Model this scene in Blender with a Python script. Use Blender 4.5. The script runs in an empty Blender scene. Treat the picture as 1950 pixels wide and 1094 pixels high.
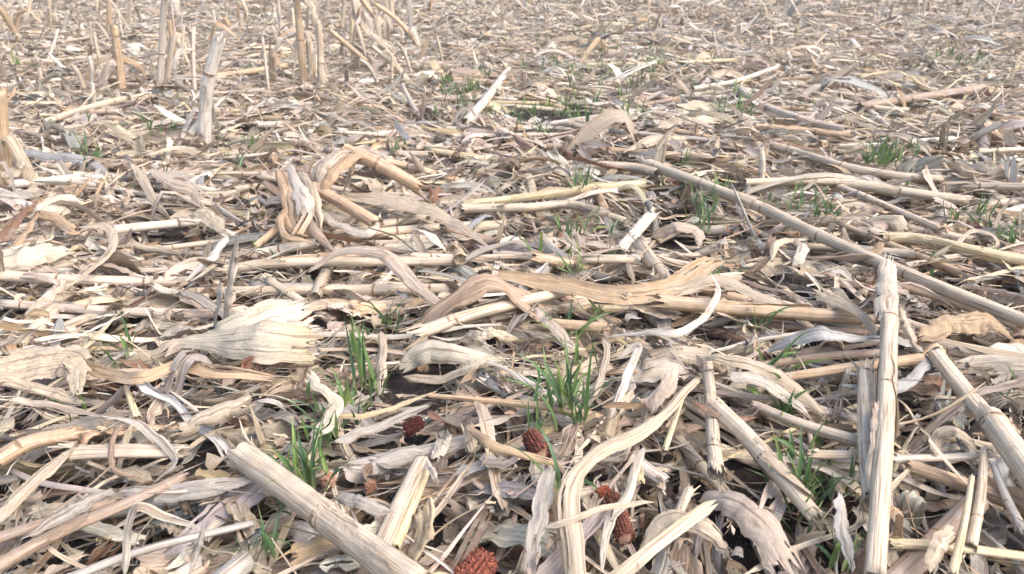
import bpy, math, time
import numpy as np
from mathutils import Vector
T0 = time.time()
R = math.radians
rng = np.random.default_rng(7)

# ---------------------------------------------------------------- camera, sky, sun, exposure
F_PX, CX, CY = 1450.0, 975.0, 547.0          # focal length and centre of the 1950 x 1094 photograph
PITCH = math.atan((547 + 100) / F_PX)
CAM_H = 0.56
sc = bpy.context.scene
cam_d = bpy.data.cameras.new('camera'); cam = bpy.data.objects.new('camera', cam_d)
sc.collection.objects.link(cam); sc.camera = cam
cam.location = (0, 0, CAM_H); cam.rotation_euler = (math.pi / 2 - PITCH, 0, 0)
cam_d.sensor_width = 36; cam_d.lens = 36 * F_PX / 1950; cam_d.clip_start = 0.02; cam_d.clip_end = 400
cam_d.dof.use_dof = True; cam_d.dof.focus_distance = 1.0; cam_d.dof.aperture_fstop = 13

SUN_EL, SUN_AZ = R(52), R(115)                # azimuth from +Y (up the picture) towards +X
w = bpy.data.worlds.new('World'); sc.world = w; w.use_nodes = True
nt = w.node_tree; bg = nt.nodes['Background']
sky = nt.nodes.new('ShaderNodeTexSky'); sky.sky_type = 'NISHITA'; sky.sun_disc = False
sky.sun_elevation = SUN_EL; sky.sun_rotation = SUN_AZ
sky.air_density = 1.0; sky.dust_density = 4.0; sky.ozone_density = 1.0
nt.links.new(sky.outputs[0], bg.inputs[0]); bg.inputs[1].default_value = 0.15
sd = bpy.data.lights.new('sun', 'SUN'); so = bpy.data.objects.new('sun', sd); sc.collection.objects.link(so)
sd.energy = 1.35; sd.angle = R(50); sd.color = (1.0, 0.94, 0.88)
dv = Vector((math.sin(SUN_AZ) * math.cos(SUN_EL), math.cos(SUN_AZ) * math.cos(SUN_EL), math.sin(SUN_EL)))
so.rotation_euler = dv.to_track_quat('Z', 'Y').to_euler(); so.location = dv * 5
vs = sc.view_settings; vs.view_transform = 'Standard'; vs.look = 'None'; vs.gamma = 1; vs.exposure = 1.12
sc.cycles.max_bounces = 6; sc.cycles.diffuse_bounces = 4; sc.cycles.glossy_bounces = 2; sc.cycles.transmission_bounces = 3

# ---------------------------------------------------------------- geometry of the view (used to measure positions in the photo)
cp, sp = math.cos(PITCH), math.sin(PITCH)
def ray(px, py):
    a, b = (px - CX) / F_PX, -(py - CY) / F_PX
    return np.array([a, cp + b * sp, -sp + b * cp])
def project(P):
    P = np.asarray(P); d = P - np.array([0, 0, CAM_H])
    z = d[..., 1] * cp - d[..., 2] * sp
    y = d[..., 1] * sp + d[..., 2] * cp
    z = np.maximum(z, 1e-3)
    return CX + F_PX * d[..., 0] / z, CY - F_PX * y / z, z

# ---------------------------------------------------------------- height map of the litter, grown as pieces are dropped on it
GX0, GX1, GY0, GY1, RES = -9.5, 9.5, 0.1, 15.5, 0.01
NX, NY = int((GX1 - GX0) / RES), int((GY1 - GY0) / RES)
def noise2(x, y, scale, seed):
    r = np.random.default_rng(seed); v = np.zeros_like(x)
    for k in range(7):
        a = r.uniform(0, 2 * math.pi); f = scale * r.uniform(0.6, 1.7); ph = r.uniform(0, 6.28)
        v = v + np.sin((x * math.cos(a) + y * math.sin(a)) * f * 6.283 + ph)
    return v / 3.7
def ground_z(x, y):
    return 0.012 * noise2(x, y, 0.7, 1) + 0.006 * noise2(x, y, 3.1, 2) + 0.004 * noise2(x, y, 11.0, 3)
gx, gy = np.meshgrid(GX0 + (np.arange(NX) + .5) * RES, GY0 + (np.arange(NY) + .5) * RES)
H0 = ground_z(gx, gy).astype(np.float32); H = H0.copy()
CAP = (H0 + 0.055 + 0.02 * noise2(gx, gy, 0.9, 5).astype(np.float32))
del gx, gy
def hidx(x, y):
    return (np.clip(((y - GY0) / RES).astype(int), 0, NY - 1), np.clip(((x - GX0) / RES).astype(int), 0, NX - 1))
def blur(A, k):
    for ax in (0, 1):
        c = np.cumsum(np.pad(A, [(k + 1, k) if a == ax else (0, 0) for a in (0, 1)], mode='edge'), axis=ax, dtype=np.float64)
        A = ((c[2*k+1:] - c[:-2*k-1]) if ax == 0 else (c[:, 2*k+1:] - c[:, :-2*k-1])) / (2 * k + 1)
    return A.astype(np.float32)
HS = None
def at(px, py, dz=0.0, smooth=False):
    """the point seen at (px, py) that lies dz above the litter"""
    r = ray(px, py); z = 0.05
    for _ in range(8):
        t = (z + dz - CAM_H) / min(r[2], -1e-3); q = r * t
        i = hidx(np.array(q[0]), np.array(q[1])); z = float((HSS if smooth else HS)[i]) if HS is not None else 0.03
    t = (z + dz - CAM_H) / min(r[2], -1e-3)
    return np.array([0, 0, CAM_H]) + r * t
def at_y(px, py, Y):
    r = ray(px, py); return np.array([0, 0, CAM_H]) + r * (Y / r[1])
def depth(P): return float(P[1] * cp - (P[2] - CAM_H) * sp)

HOLES = [(1052, 226, 78, 34), (800, 745, 70, 40), (1570, 680, 70, 24), (1275, 465, 55, 20), (300, 445, 40, 20), (400, 885, 60, 26),
         (1435, 900, 45, 45), (870, 318, 45, 9), (1500, 800, 40, 30), (720, 700, 25, 40), (1230, 1060, 60, 25), (760, 860, 55, 25), (270, 760, 55, 22),
         (1440, 1050, 50, 25), (1090, 640, 40, 14), (1700, 410, 50, 9), (1560, 505, 40, 16), (200, 1010, 40, 18), (590, 1060, 35, 25),
         (1880, 680, 35, 22), (1780, 970, 50, 20), (1900, 120, 40, 5), (1330, 660, 40, 14), (480, 250, 40, 8)]
HOLES = [(a, b, rx * (.8 if b > 600 else 1.1), ry * (.8 if b > 600 else 1.4)) for a, b, rx, ry in HOLES]
def in_hole(x, y, z=0.03):
    px, py, _ = project(np.stack([x, y, np.full_like(x, z)], -1)); m = np.zeros(x.shape, bool)
    for a, b, rx, ry in HOLES: m |= ((px - a) / rx) ** 2 + ((py - b) / ry) ** 2 < 1
    return m

# ---------------------------------------------------------------- colours: real reflectances (linear) of the dry plant matter, except the lightened far mix
PAL = {
 'cream':  (.62, .525, .395), 'pale':   (.66, .60, .51), 'beige':  (.59, .50, .385), 'pink':   (.61, .51, .415),
 'grey':   (.46, .43, .385), 'blue':   (.45, .455, .45), 'tan':    (.57, .42, .27), 'straw':  (.64, .54, .34),
 'orange': (.58, .41, .265), 'brown':  (.29, .17, .11), 'umber':  (.38, .285, .215), 'white':  (.70, .66, .59), 'bright': (.70, .63, .50)}
PAL = {k: tuple(.94 * c + .06 * (sum(v) / 3 * 1.0) for c in v) for k, v in PAL.items()}
WORD = {'cream': 'cream', 'pale': 'pale', 'beige': 'beige', 'pink': 'pinkish beige', 'grey': 'grey', 'blue': 'bluish grey', 'tan': 'tan',
        'straw': 'straw yellow', 'orange': 'orange tan', 'brown': 'brown', 'umber': 'dull brown', 'white': 'whitish', 'bright': 'bright cream'}
NAMES = list(PAL); PALA = np.array([PAL[k] for k in NAMES])
def pick(n, weights):
    p = np.array([weights.get(k, 0) for k in NAMES], float); return rng.choice(len(NAMES), n, p=p / p.sum())
W_LEAF = dict(cream=12, pale=9, beige=22, pink=20, grey=19, blue=5, tan=8, straw=2, orange=1.5, brown=3.4, umber=15, white=3)
W_HUSK = dict(cream=22, pale=20, beige=16, pink=12, grey=10, blue=4, tan=6, straw=4, white=6, umber=4)
W_STALK = dict(cream=22, pale=16, beige=20, pink=8, grey=8, tan=10, straw=8, orange=2, umber=7, white=4)
W_FAR = dict(cream=22, pale=24, beige=18, pink=16, grey=7, blue=3, tan=3, straw=3, orange=0, brown=0, umber=5, white=18)  # paler than the near mix: the far field's milky brightness put into colour

# ---------------------------------------------------------------- materials
def N(nt, typ, **kw):
    n = nt.nodes.new(typ)
    for k, v in kw.items(): setattr(n, k, v)
    return n
def mix(nt, fac, a, b, mode='MIX'):
    m = N(nt, 'ShaderNodeMix', data_type='RGBA', blend_type=mode)
    for sock, v in ((m.inputs[0], fac), (m.inputs[6], a), (m.inputs[7], b)):
        if isinstance(v, bpy.types.NodeSocket): nt.links.new(v, sock)
        elif isinstance(v, (tuple, list)): sock.default_value = tuple(v) + (1,) if len(v) == 3 else v
        else: sock.default_value = v
    return m.outputs[2]
def ramp(nt, src, x0, x1, y0=0.0, y1=1.0):
    m = N(nt, 'ShaderNodeMapRange'); nt.links.new(src, m.inputs[0])
    for i, v in enumerate((x0, x1, y0, y1)): m.inputs[i + 1].default_value = v
    return m.outputs[0]
def noise(nt, vec, scale, detail=3, rough=.55):
    n = N(nt, 'ShaderNodeTexNoise'); n.inputs['Scale'].default_value = scale; n.inputs['Detail'].default_value = detail
    n.inputs['Roughness'].default_value = rough; nt.links.new(vec, n.inputs['Vector']); return n.outputs[0]
def scaled(nt, vec, s):
    m = N(nt, 'ShaderNodeMapping'); m.inputs['Scale'].default_value = s; nt.links.new(vec, m.inputs['Vector']); return m.outputs[0]
def dry_mat(name, translucent=.18, vein=520, stain=(.36, .25, .15), rough=.7, spec=.25, weather=.5, speck=.5, bump=.5, vc=.26):
    m = bpy.data.materials.new(name); m.use_nodes = True; nt = m.node_tree; nt.nodes.clear()
    out = N(nt, 'ShaderNodeOutputMaterial'); b = N(nt, 'ShaderNodeBsdfPrincipled')
    uv = N(nt, 'ShaderNodeUVMap', uv_map='UVMap').outputs[0]
    at_ = N(nt, 'ShaderNodeAttribute', attribute_name='tint')
    veins = noise(nt, scaled(nt, uv, (vein, 14, 1)), 1, 2)
    broad = noise(nt, scaled(nt, uv, (vein * .22, 7, 1)), 1, 3)
    blot = noise(nt, scaled(nt, uv, (42, 26, 1)), 1, 4, .65)
    st = noise(nt, scaled(nt, uv, (70, 18, 1)), 1, 4, .6)
    sk = noise(nt, scaled(nt, uv, (900, 600, 1)), 1, 1)
    sk2 = noise(nt, scaled(nt, uv, (90, 60, 1)), 1, 2)
    c = mix(nt, 1, at_.outputs['Color'], mix(nt, ramp(nt, veins, .3, .7), (1 - vc * 1.15, 1 - vc * 1.3, 1 - vc * 1.45), (1 + vc * .55,) * 3), 'MULTIPLY')
    c = mix(nt, 1, c, mix(nt, ramp(nt, broad, .3, .7), (.86, .83, .80), (1.08, 1.08, 1.08)), 'MULTIPLY')
    crack = noise(nt, scaled(nt, uv, (vein * .55, 9, 1)), 1, 1)
    c = mix(nt, ramp(nt, crack, .60, .64, 0, .7), c, mix(nt, 1, c, (.42, .36, .32), 'MULTIPLY'))
    c = mix(nt, ramp(nt, blot, .52, .72, 0, weather), c, (.40, .375, .35))
    mud = noise(nt, scaled(nt, uv, (24, 13, 1)), 1, 5, .7)
    c = mix(nt, ramp(nt, mud, .57, .72, 0, .55), c, (.25, .195, .15))
    c = mix(nt, ramp(nt, st, .57, .74, 0, .65), c, stain)
    mm = N(nt, 'ShaderNodeMath', operation='MULTIPLY'); nt.links.new(ramp(nt, sk, .62, .70), mm.inputs[0]); nt.links.new(ramp(nt, sk2, .5, .66, 0, speck), mm.inputs[1])
    c = mix(nt, mm.outputs[0], c, (.10, .08, .07))
    nt.links.new(c, b.inputs['Base Color']); b.inputs['Roughness'].default_value = rough; b.inputs['Specular IOR Level'].default_value = spec
    bu = N(nt, 'ShaderNodeBump'); bu.inputs['Strength'].default_value = bump; bu.inputs['Distance'].default_value = .002
    ad = N(nt, 'ShaderNodeMath', operation='ADD'); nt.links.new(veins, ad.inputs[0]); nt.links.new(broad, ad.inputs[1])
    crm = noise(nt, scaled(nt, uv, (95, 70, 1)), 1, 3, .6); a2 = N(nt, 'ShaderNodeMath', operation='MULTIPLY_ADD'); nt.links.new(crm, a2.inputs[0]); a2.inputs[1].default_value = 2.6 if translucent else .6
    nt.links.new(ad.outputs[0], a2.inputs[2]); nt.links.new(a2.outputs[0], bu.inputs['Height']); nt.links.new(bu.outputs[0], b.inputs['Normal'])
    if translucent > 0:
        tr = N(nt, 'ShaderNodeBsdfTranslucent'); nt.links.new(c, tr.inputs[0]); ms = N(nt, 'ShaderNodeMixShader'); ms.inputs[0].default_value = translucent
        nt.links.new(b.outputs[0], ms.inputs[1]); nt.links.new(tr.outputs[0], ms.inputs[2]); nt.links.new(ms.outputs[0], out.inputs[0])
    else: nt.links.new(b.outputs[0], out.inputs[0])
    return m
M_LEAF = dry_mat('dry_leaf', .20)
M_HUSK = dry_mat('dry_husk', .26, vein=380, weather=.2, bump=.5, vc=.10)
M_STALK = dry_mat('dry_stalk', 0, vein=650, weather=.6, vc=.28, rough=.5, spec=.4, speck=.7, stain=(.42, .27, .15))
M_NODE = dry_mat('stalk_node', 0, vein=300, weather=.2, stain=(.16, .09, .06), speck=.8)
def green_mat():
    m = bpy.data.materials.new('green_blade'); m.use_nodes = True; nt = m.node_tree; b = nt.nodes['Principled BSDF']; out = nt.nodes['Material Output']
    uv = N(nt, 'ShaderNodeUVMap', uv_map='UVMap').outputs[0]; a = N(nt, 'ShaderNodeAttribute', attribute_name='tint')
    v = noise(nt, scaled(nt, uv, (1500, 20, 1)), 1, 2)
    c = mix(nt, 1, a.outputs['Color'], mix(nt, ramp(nt, v, .3, .7), (.75, .78, .7), (1.15, 1.12, 1.1)), 'MULTIPLY')
    nt.links.new(c, b.inputs['Base Color']); b.inputs['Roughness'].default_value = .45
    tr = N(nt, 'ShaderNodeBsdfTranslucent'); nt.links.new(c, tr.inputs[0]); ms = N(nt, 'ShaderNodeMixShader'); ms.inputs[0].default_value = .3
    nt.links.new(b.outputs[0], ms.inputs[1]); nt.links.new(tr.outputs[0], ms.inputs[2]); nt.links.new(ms.outputs[0], out.inputs[0]); return m
M_GREEN = green_mat()
def cob_mat():
    m = bpy.data.materials.new('red_cob'); m.use_nodes = True; nt = m.node_tree; b = nt.nodes['Principled BSDF']
    uv = N(nt, 'ShaderNodeUVMap', uv_map='UVMap').outputs[0]; a = N(nt, 'ShaderNodeAttribute', attribute_name='tint')
    v = noise(nt, scaled(nt, uv, (400, 400, 1)), 1, 3)
    c = mix(nt, 1, a.outputs['Color'], mix(nt, ramp(nt, v, .3, .7), (.5, .45, .45), (1.5, 1.5, 1.4)), 'MULTIPLY')
    nt.links.new(c, b.inputs['Base Color']); b.inputs['Roughness'].default_value = .85; return m
M_COB = cob_mat()
def soil_mat():
    m = bpy.data.materials.new('dark_soil'); m.use_nodes = True; nt = m.node_tree; b = nt.nodes['Principled BSDF']
    co = N(nt, 'ShaderNodeTexCoord').outputs['Object']
    n1 = noise(nt, co, 30, 6, .7); n2 = noise(nt, co, 140, 4, .7); n3 = noise(nt, scaled(nt, co, (60, 130, 60)), 1, 3)
    c = mix(nt, ramp(nt, n1, .3, .7), (.022, .017, .016), (.075, .058, .050))
    c = mix(nt, ramp(nt, n2, .56, .66), c, (.16, .125, .10))
    # beyond the modelled litter the field is straw coloured with soil showing through
    sx = N(nt, 'ShaderNodeSeparateXYZ'); nt.links.new(co, sx.inputs[0])
    ax = N(nt, 'ShaderNodeVectorMath', operation='LENGTH'); nt.links.new(co, ax.inputs[0])
    straw = mix(nt, ramp(nt, n3, .38, .62), (.20, .16, .12), (.52, .43, .33))
    c = mix(nt, ramp(nt, ax.outputs['Value'], 9.0, 14.0), c, straw)
    nt.links.new(c, b.inputs['Base Color']); b.inputs['Roughness'].default_value = .95
    bu = N(nt, 'ShaderNodeBump'); bu.inputs['Strength'].default_value = .9; bu.inputs['Distance'].default_value = .01
    nt.links.new(n2, bu.inputs['Height']); nt.links.new(bu.outputs[0], b.inputs['Normal']); return m
M_SOIL = soil_mat()

# ---------------------------------------------------------------- mesh and object helpers
def mesh_np(name, V, Q, UV, C, mat, smooth=True):
    """V (n,3), Q (m,4) quads, UV (n,2), C (n,3)"""
    me = bpy.data.meshes.new(name); nv, nf = len(V), len(Q)
    me.vertices.add(nv); me.vertices.foreach_set('co', np.ascontiguousarray(V, np.float32).ravel())
    me.loops.add(nf * 4); me.loops.foreach_set('vertex_index', np.ascontiguousarray(Q, np.int32).ravel())
    me.polygons.add(nf); me.polygons.foreach_set('loop_start', np.arange(0, nf * 4, 4, dtype=np.int32))
    if smooth: me.polygons.foreach_set('use_smooth', np.ones(nf, bool))
    ul = me.uv_layers.new(name='UVMap'); ul.data.foreach_set('uv', np.ascontiguousarray(UV[Q.ravel()], np.float32).ravel())
    ca = me.color_attributes.new('tint', 'FLOAT_COLOR', 'POINT')
    ca.data.foreach_set('color', np.concatenate([C, np.ones((nv, 1))], 1).astype(np.float32).ravel())
    me.update(); me.materials.append(mat); return me
def link(o): sc.collection.objects.link(o); return o
def tag(o, label, cat, group=None, kind=None):
    if label: o['label'] = label
    if cat: o['category'] = cat
    if group: o['group'] = group
    if kind: o['kind'] = kind
    return o
def part(name, me, parent, loc):
    o = link(bpy.data.objects.new(name, me)); o.parent = parent; return o
def grid_quads(n, ns, nc, wrap=False):
    i = np.arange(ns - 1)[:, None]; j = np.arange(nc if wrap else nc - 1)[None, :]; j2 = (j + 1) % nc
    q = np.stack([i * nc + j, i * nc + j2, (i + 1) * nc + j2, (i + 1) * nc + j], -1).reshape(-1, 4)
    return (np.arange(n)[:, None, None] * (ns * nc) + q[None]).reshape(-1, 4)
def piece_quads(ns, nc, slit):
    """quads of n ribbons; torn ones lose a strip of faces that follows the veins"""
    n = len(slit); q = grid_quads(n, ns, nc)
    if nc < 5: return q, None
    keep = np.ones((n, ns - 1, nc - 1), bool); i = np.nonzero(slit)[0]; r = np.random.default_rng(ns * 100 + n)
    for _ in range(2):
        j = r.integers(1, nc - 2, len(i)); l = r.integers(max(2, ns // 6), max(3, ns * 2 // 3), len(i)); e = r.random(len(i)) < .5
        rows = np.arange(ns - 1)[None]; m = np.where(e[:, None], rows < l[:, None], rows >= (ns - 1 - l)[:, None]) & (rows >= 0)
        for a, b, c in zip(i, j, m): keep[a, c, b] = False
    return q, keep
def smooth_rand(n, ns, knots):
    k = rng.normal(size=(n, knots)); x = np.linspace(0, knots - 1.001, ns); i = x.astype(int); f = x - i; f = f * f * (3 - 2 * f)
    return k[:, i] * (1 - f) + k[:, i + 1] * f

# ---------------------------------------------------------------- ribbons: leaves, husks, shreds, all made from the same numbers
def path_of(p, ns):
    s = np.linspace(0, 1, ns)[None]; g = lambda k: p[k][:, None]
    av = g('pitch') + g('kink') / (1 + np.exp(-(s - g('ks')) * 34)) - g('kink') * (1 - g('ks')) + g('bend') * (s - .5) + g('b2') * np.sin(6.283 * (g('f2') * s + g('ph')))
    ah = g('yaw') + g('sbend') * (s - .5) + g('s2') * np.sin(6.283 * (g('f2') * s + g('ph2')))
    Tn = np.stack([np.cos(av) * np.cos(ah), np.cos(av) * np.sin(ah), np.sin(av)], -1)
    Pc = np.cumsum(Tn, 1) * (g('L') / (ns - 1))[..., None]; Pc -= Pc.mean(1, keepdims=True)
    return Pc, Tn, ah, s
def ribbons(p, ns, nc):
    n = len(p['L']); g = lambda k: p[k][:, None]
    Pc, Tn, ah, s = path_of(p, ns); Pc = Pc + p['pos'][:, None]
    B0 = np.stack([-np.sin(ah), np.cos(ah), np.zeros_like(ah)], -1); N0 = np.cross(Tn, B0)
    r = (g('roll') + g('twist') * (s - .5))[..., None]
    B = B0 * np.cos(r) + N0 * np.sin(r); Nn = -B0 * np.sin(r) + N0 * np.cos(r)
    prof = np.clip(np.minimum((s + .01) / g('e0'), (1.01 - s) / g('e1')), 0.0, 1) ** .65
    prof = np.maximum(prof, g('blunt')) * (1 + .12 * smooth_rand(n, ns, 4))
    c = np.linspace(-1, 1, nc)[None, None]
    def edge():      # a mostly straight edge with a few torn steps
        k = max(3, ns // 3); idx = np.clip((np.linspace(0, k - .01, ns)[None] + rng.uniform(-.5, .5, (n, 1))).astype(int), 0, k - 1)
        st = np.take_along_axis(-np.abs(rng.normal(size=(n, k))), idx, 1); return (1 + g('jag') * (.25 * rng.normal(size=(n, ns)) + 1.3 * st))[..., None]
    side = np.maximum(np.where(c < 0, edge(), edge()), .25)
    hw = (g('W') / 2 * prof)[..., None]
    A = g('curl')[..., None] * (1 + .35 * smooth_rand(n, ns, 4))[..., None]; A = np.where(np.abs(A) < .08, .08, A)
    phi = c * A / 2; Rr = hw / (A / 2)
    x = Rr * np.sin(phi) * (1 + (side - 1) * np.abs(c)); z = Rr * (1 - np.cos(phi)) - np.abs(c) * hw * g('fold')[..., None]
    rip = g('rip')[..., None] * hw * (np.abs(c) ** 1.5) * np.sin(6.283 * (g('rf')[..., None] * s[..., None] + g('ph')[..., None]) + 2.2 * (c > 0))
    z = z + rip + g('crum')[..., None] * hw * rng.normal(size=(n, ns, nc)) * .5
    if nc > 5: z = z + g('cor')[..., None] * hw * (np.sin(c * (9 + 9 * g('ks')[..., None]) + 6.28 * g('ph')[..., None]) + .6 * rng.normal(size=(n, 1, nc)))
    along = rng.normal(size=(n, 2, nc)) * (g('tear') * g('W'))[..., None]
    V = Pc[:, :, None] + B[:, :, None] * x[..., None] + Nn[:, :, None] * z[..., None]
    V[:, 0] += Tn[:, 0][:, None] * along[:, 0][..., None]; V[:, -1] += Tn[:, -1][:, None] * along[:, 1][..., None]
    off = rng.uniform(0, 40, (n, 2))
    UV = np.stack(np.broadcast_arrays(c * g('W')[..., None] * .5 + off[:, 0, None, None], s[..., None] * g('L')[..., None] + off[:, 1, None, None]), -1)
    tip = 1 - .10 * (np.abs(c) ** 3) * np.ones((n, ns, 1))
    C = p['col'][:, None, None, :] * tip[..., None] * (1 + .05 * smooth_rand(n, ns, 5))[..., None, None]
    return V, UV, np.clip(C, 0, .9)
def field_yaw(x, y, n, spread):
    """the litter lies mostly across the row near the middle and turns up the picture towards the lower corners"""
    px, py, _ = project(np.stack([x, y, np.zeros_like(x)], -1))
    left = np.clip((700 - px) / 700, 0, 1) * np.clip((py - 450) / 500, 0, 1); low = np.clip((py - 720) / 300, 0, 1)
    base = 0.62 * left + np.clip((px - 900) / 300, 0, 1) * -.42 * (py < 700)  + low * np.where(px > 1000, 1.25, .55) * rng.choice([-1, 1, 1], n) * (1 - left)
    k = rng.random(n) < .26
    return np.where(k, rng.uniform(-math.pi, math.pi, n), base + rng.normal(0, spread, n)) + rng.choice([0, math.pi], n)
def U(a, b, n): return rng.uniform(a, b, n)
def params(kind, x, y, far=False):
    n = len(x); p = {}
    z0 = np.zeros(n)
    if kind == 'leaf':
        L = np.exp(rng.normal(math.log(.105), .55, n)).clip(.03, .42); W = np.exp(rng.normal(math.log(.0205), .55, n)).clip(.005, .055)
        W = np.minimum(W, L * .5); curl = rng.normal(0, 1.3, n).clip(-5, 5); bend = rng.normal(-.1, .75, n); twist = rng.normal(0, .8, n)
        p.update(rip=np.abs(rng.normal(0, .12, n)) * (rng.random(n) < .6), jag=U(.03, .22, n), fold=np.where(rng.random(n) < .35, U(.2, .9, n), 0), blunt=U(.1, 1, n), crum=U(.04, .22, n), tear=U(.05, .7, n))
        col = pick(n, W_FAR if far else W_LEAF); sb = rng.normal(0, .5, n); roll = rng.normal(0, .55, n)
    elif kind == 'husk':
        L = np.exp(rng.normal(math.log(.10), .35, n)).clip(.05, .2); W = np.exp(rng.normal(math.log(.036), .35, n)).clip(.015, .07)
        curl = rng.normal(0, 2.0, n).clip(-4.5, 4.5); bend = rng.normal(-.5, .7, n); twist = rng.normal(0, .45, n)
        p.update(rip=np.abs(rng.normal(0, .10, n)), jag=U(.02, .08, n), fold=z0, blunt=U(.15, .5, n), crum=U(.02, .08, n), tear=U(.05, .3, n))
        col = pick(n, W_HUSK); sb = rng.normal(0, .25, n); roll = rng.normal(0, .5, n)
    elif kind == 'strip':      # splinters of stalk rind and midribs
        L = np.exp(rng.normal(math.log(.13), .5, n)).clip(.04, .4); W = np.exp(rng.normal(math.log(.0058), .45, n)).clip(.002, .014)
        curl = U(-2.5, 2.5, n); bend = rng.normal(0, .28, n); twist = rng.normal(0, .6, n)
        p.update(rip=U(0, .05, n), jag=U(.05, .25, n), fold=z0, blunt=U(.2, 1, n), crum=U(.02, .1, n), tear=U(.3, 1.2, n))
        col = pick(n, W_STALK); sb = rng.normal(0, .25, n); roll = rng.normal(0, .6, n)
    else:                      # chaff: small torn scraps and threads
        thread = rng.random(n) < .5
        L = np.where(thread, np.exp(rng.normal(math.log(.05), .5, n)), np.exp(rng.normal(math.log(.022), .5, n))).clip(.008, .16)
        W = np.where(thread, U(.0010, .003, n), U(.25, .8, n) * L).clip(.001, .024)
        curl = rng.normal(0, 1.6, n); bend = rng.normal(0, 1.3, n); twist = rng.normal(0, 1.2, n)
        p.update(rip=U(0, .3, n), jag=U(.1, .35, n), fold=z0, blunt=U(.1, .9, n), crum=U(.05, .3, n), tear=U(.1, .5, n))
        col = pick(n, W_LEAF); sb = rng.normal(0, .8, n); roll = rng.normal(0, .8, n)
    p.update(L=L, W=W, curl=curl, bend=bend, twist=twist, sbend=sb, roll=roll, kink=rng.normal(0, 1.2, n) * (rng.random(n) < .32) * (kind in ('leaf', 'husk')), ks=U(.2, .8, n), slit=(rng.random(n) < .4) * (kind in ('leaf', 'husk')), cor=U(.02, .15, n), b2=np.abs(rng.normal(0, .15, n)), s2=rng.normal(0, .12, n), f2=U(.7, 2.2, n),
             ph=U(0, 1, n), ph2=U(0, 1, n), rf=U(1.5, 5, n), e0=np.exp(U(math.log(.02), math.log(.5), n)), e1=np.exp(U(math.log(.02), math.log(.8), n)), pitch=rng.normal(0, .12, n))
    p['yaw'] = field_yaw(x, y, n, .55); p['cid'] = col
    p['col'] = PALA[col] * np.exp(rng.normal(-.03, .25, (n, 1)).clip(-.7, .38)) * np.exp(rng.normal(0, .025, (n, 3)))
    p['pos'] = np.stack([x, y, z0], -1); return p
def cat(ps):
    return {k: np.concatenate([q[k] for q in ps]) for k in ps[0]}
def sel(p, m): return {k: v[m] for k, v in p.items()}
def drop(p, q, lift=.0012, loose=.004, batch=260):
    """let the pieces settle one batch after another on the height map"""
    n = len(p['L']); half = (p['L'] / 2); assert n
    for a in range(0, n, batch):
        b = sel(p, slice(a, a + batch)); m = len(b['L'])
        dx, dy = np.cos(b['yaw']) * half[a:a+batch] * .8, np.sin(b['yaw']) * half[a:a+batch] * .8
        x, y = b['pos'][:, 0], b['pos'][:, 1]
        slope = np.clip(np.arctan((H[hidx(x + dx, y + dy)] - H[hidx(x - dx, y - dy)]) / (half[a:a+batch] * 1.6)), -.45, .45)
        b['pitch'] = b['pitch'] + slope * .85; p['pitch'][a:a+batch] = b['pitch']
        Pc, Tn, ah, _ = path_of(b, 17); X, Y = Pc[..., 0] + x[:, None], Pc[..., 1] + y[:, None]
        gap = H[hidx(X, Y)] - Pc[..., 2]
        z = np.quantile(gap, q, axis=1) + lift + np.abs(rng.normal(0, loose, m))
        cz = CAP[hidx(x, y)]; z = np.where(z > cz, cz + (z - cz) * .3, z)
        p['pos'][a:a+batch, 2] = z
        for o in (-.35, 0, .35):
            ox, oy = -np.sin(ah) * o * b['W'][:, None], np.cos(ah) * o * b['W'][:, None]
            np.maximum.at(H, hidx(X + ox, Y + oy), (Pc[..., 2] + z[:, None] + .001).clip(None, z[:, None] + .02).astype(np.float32))
def scatter_xy(density, y0, y1, margin=.35):
    """uniform over the wedge of field the camera sees, with a margin on both sides"""
    area = (y1 - y0) * ((y0 + y1) * .70 + 2 * margin); n = int(area * density * 1.0)
    y = rng.uniform(y0, y1, n * 3); x = rng.uniform(-1, 1, n * 3) * (y1 * .70 + margin)
    k = np.abs(x) < y * .70 + margin; return x[k][:n], y[k][:n]

ZONES = [(.22, 1.15, 1, 22, 10), (1.15, 2.3, 1, 14, 7), (2.3, 4.2, .85, 8, 5), (4.2, 7.5, .6, 5, 3), (7.5, 15.0, .26, 4, 2)]
DENS = dict(leaf=1050, husk=75, strip=520, chaff=2700)
ribs = {}      # (kind, zone) -> list of parameter sets
PROTECT = [(490, 640, 150, 62), (60, 490, 90, 34), (110, 395, 60, 30), (850, 690, 120, 52), (570, 400, 60, 90), (690, 370, 130, 80), (70, 715, 130, 50), (330, 715, 250, 35),
           (410, 795, 100, 45), (640, 1000, 190, 120), (1690, 800, 60, 300), (1910, 860, 110, 120), (1160, 540, 260, 50), (1270, 620, 120, 50), (750, 520, 150, 60), (800, 385, 140, 50),
           (1440, 720, 130, 60), (1570, 655, 120, 40), (1420, 1020, 120, 90), (1240, 800, 120, 90), (1090, 980, 60, 120), (1020, 1000, 40, 110), (600, 790, 60, 80), (1460, 890, 110, 110),
           (920, 1085, 40, 25), (1175, 985, 30, 40), (1300, 342, 70, 22), (1400, 382, 70, 22), (1500, 428, 70, 26), (1600, 474, 70, 26), (1700, 518, 70, 28), (1800, 560, 70, 28), (1900, 600, 70, 28), (1630, 358, 60, 12), (1780, 378, 60, 12), (1850, 486, 100, 18), (780, 970, 70, 90), (1840, 630, 100, 50), (280, 880, 80, 100), (300, 1030, 100, 80), (1210, 445, 60, 50), (1355, 800, 40, 110)]
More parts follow.
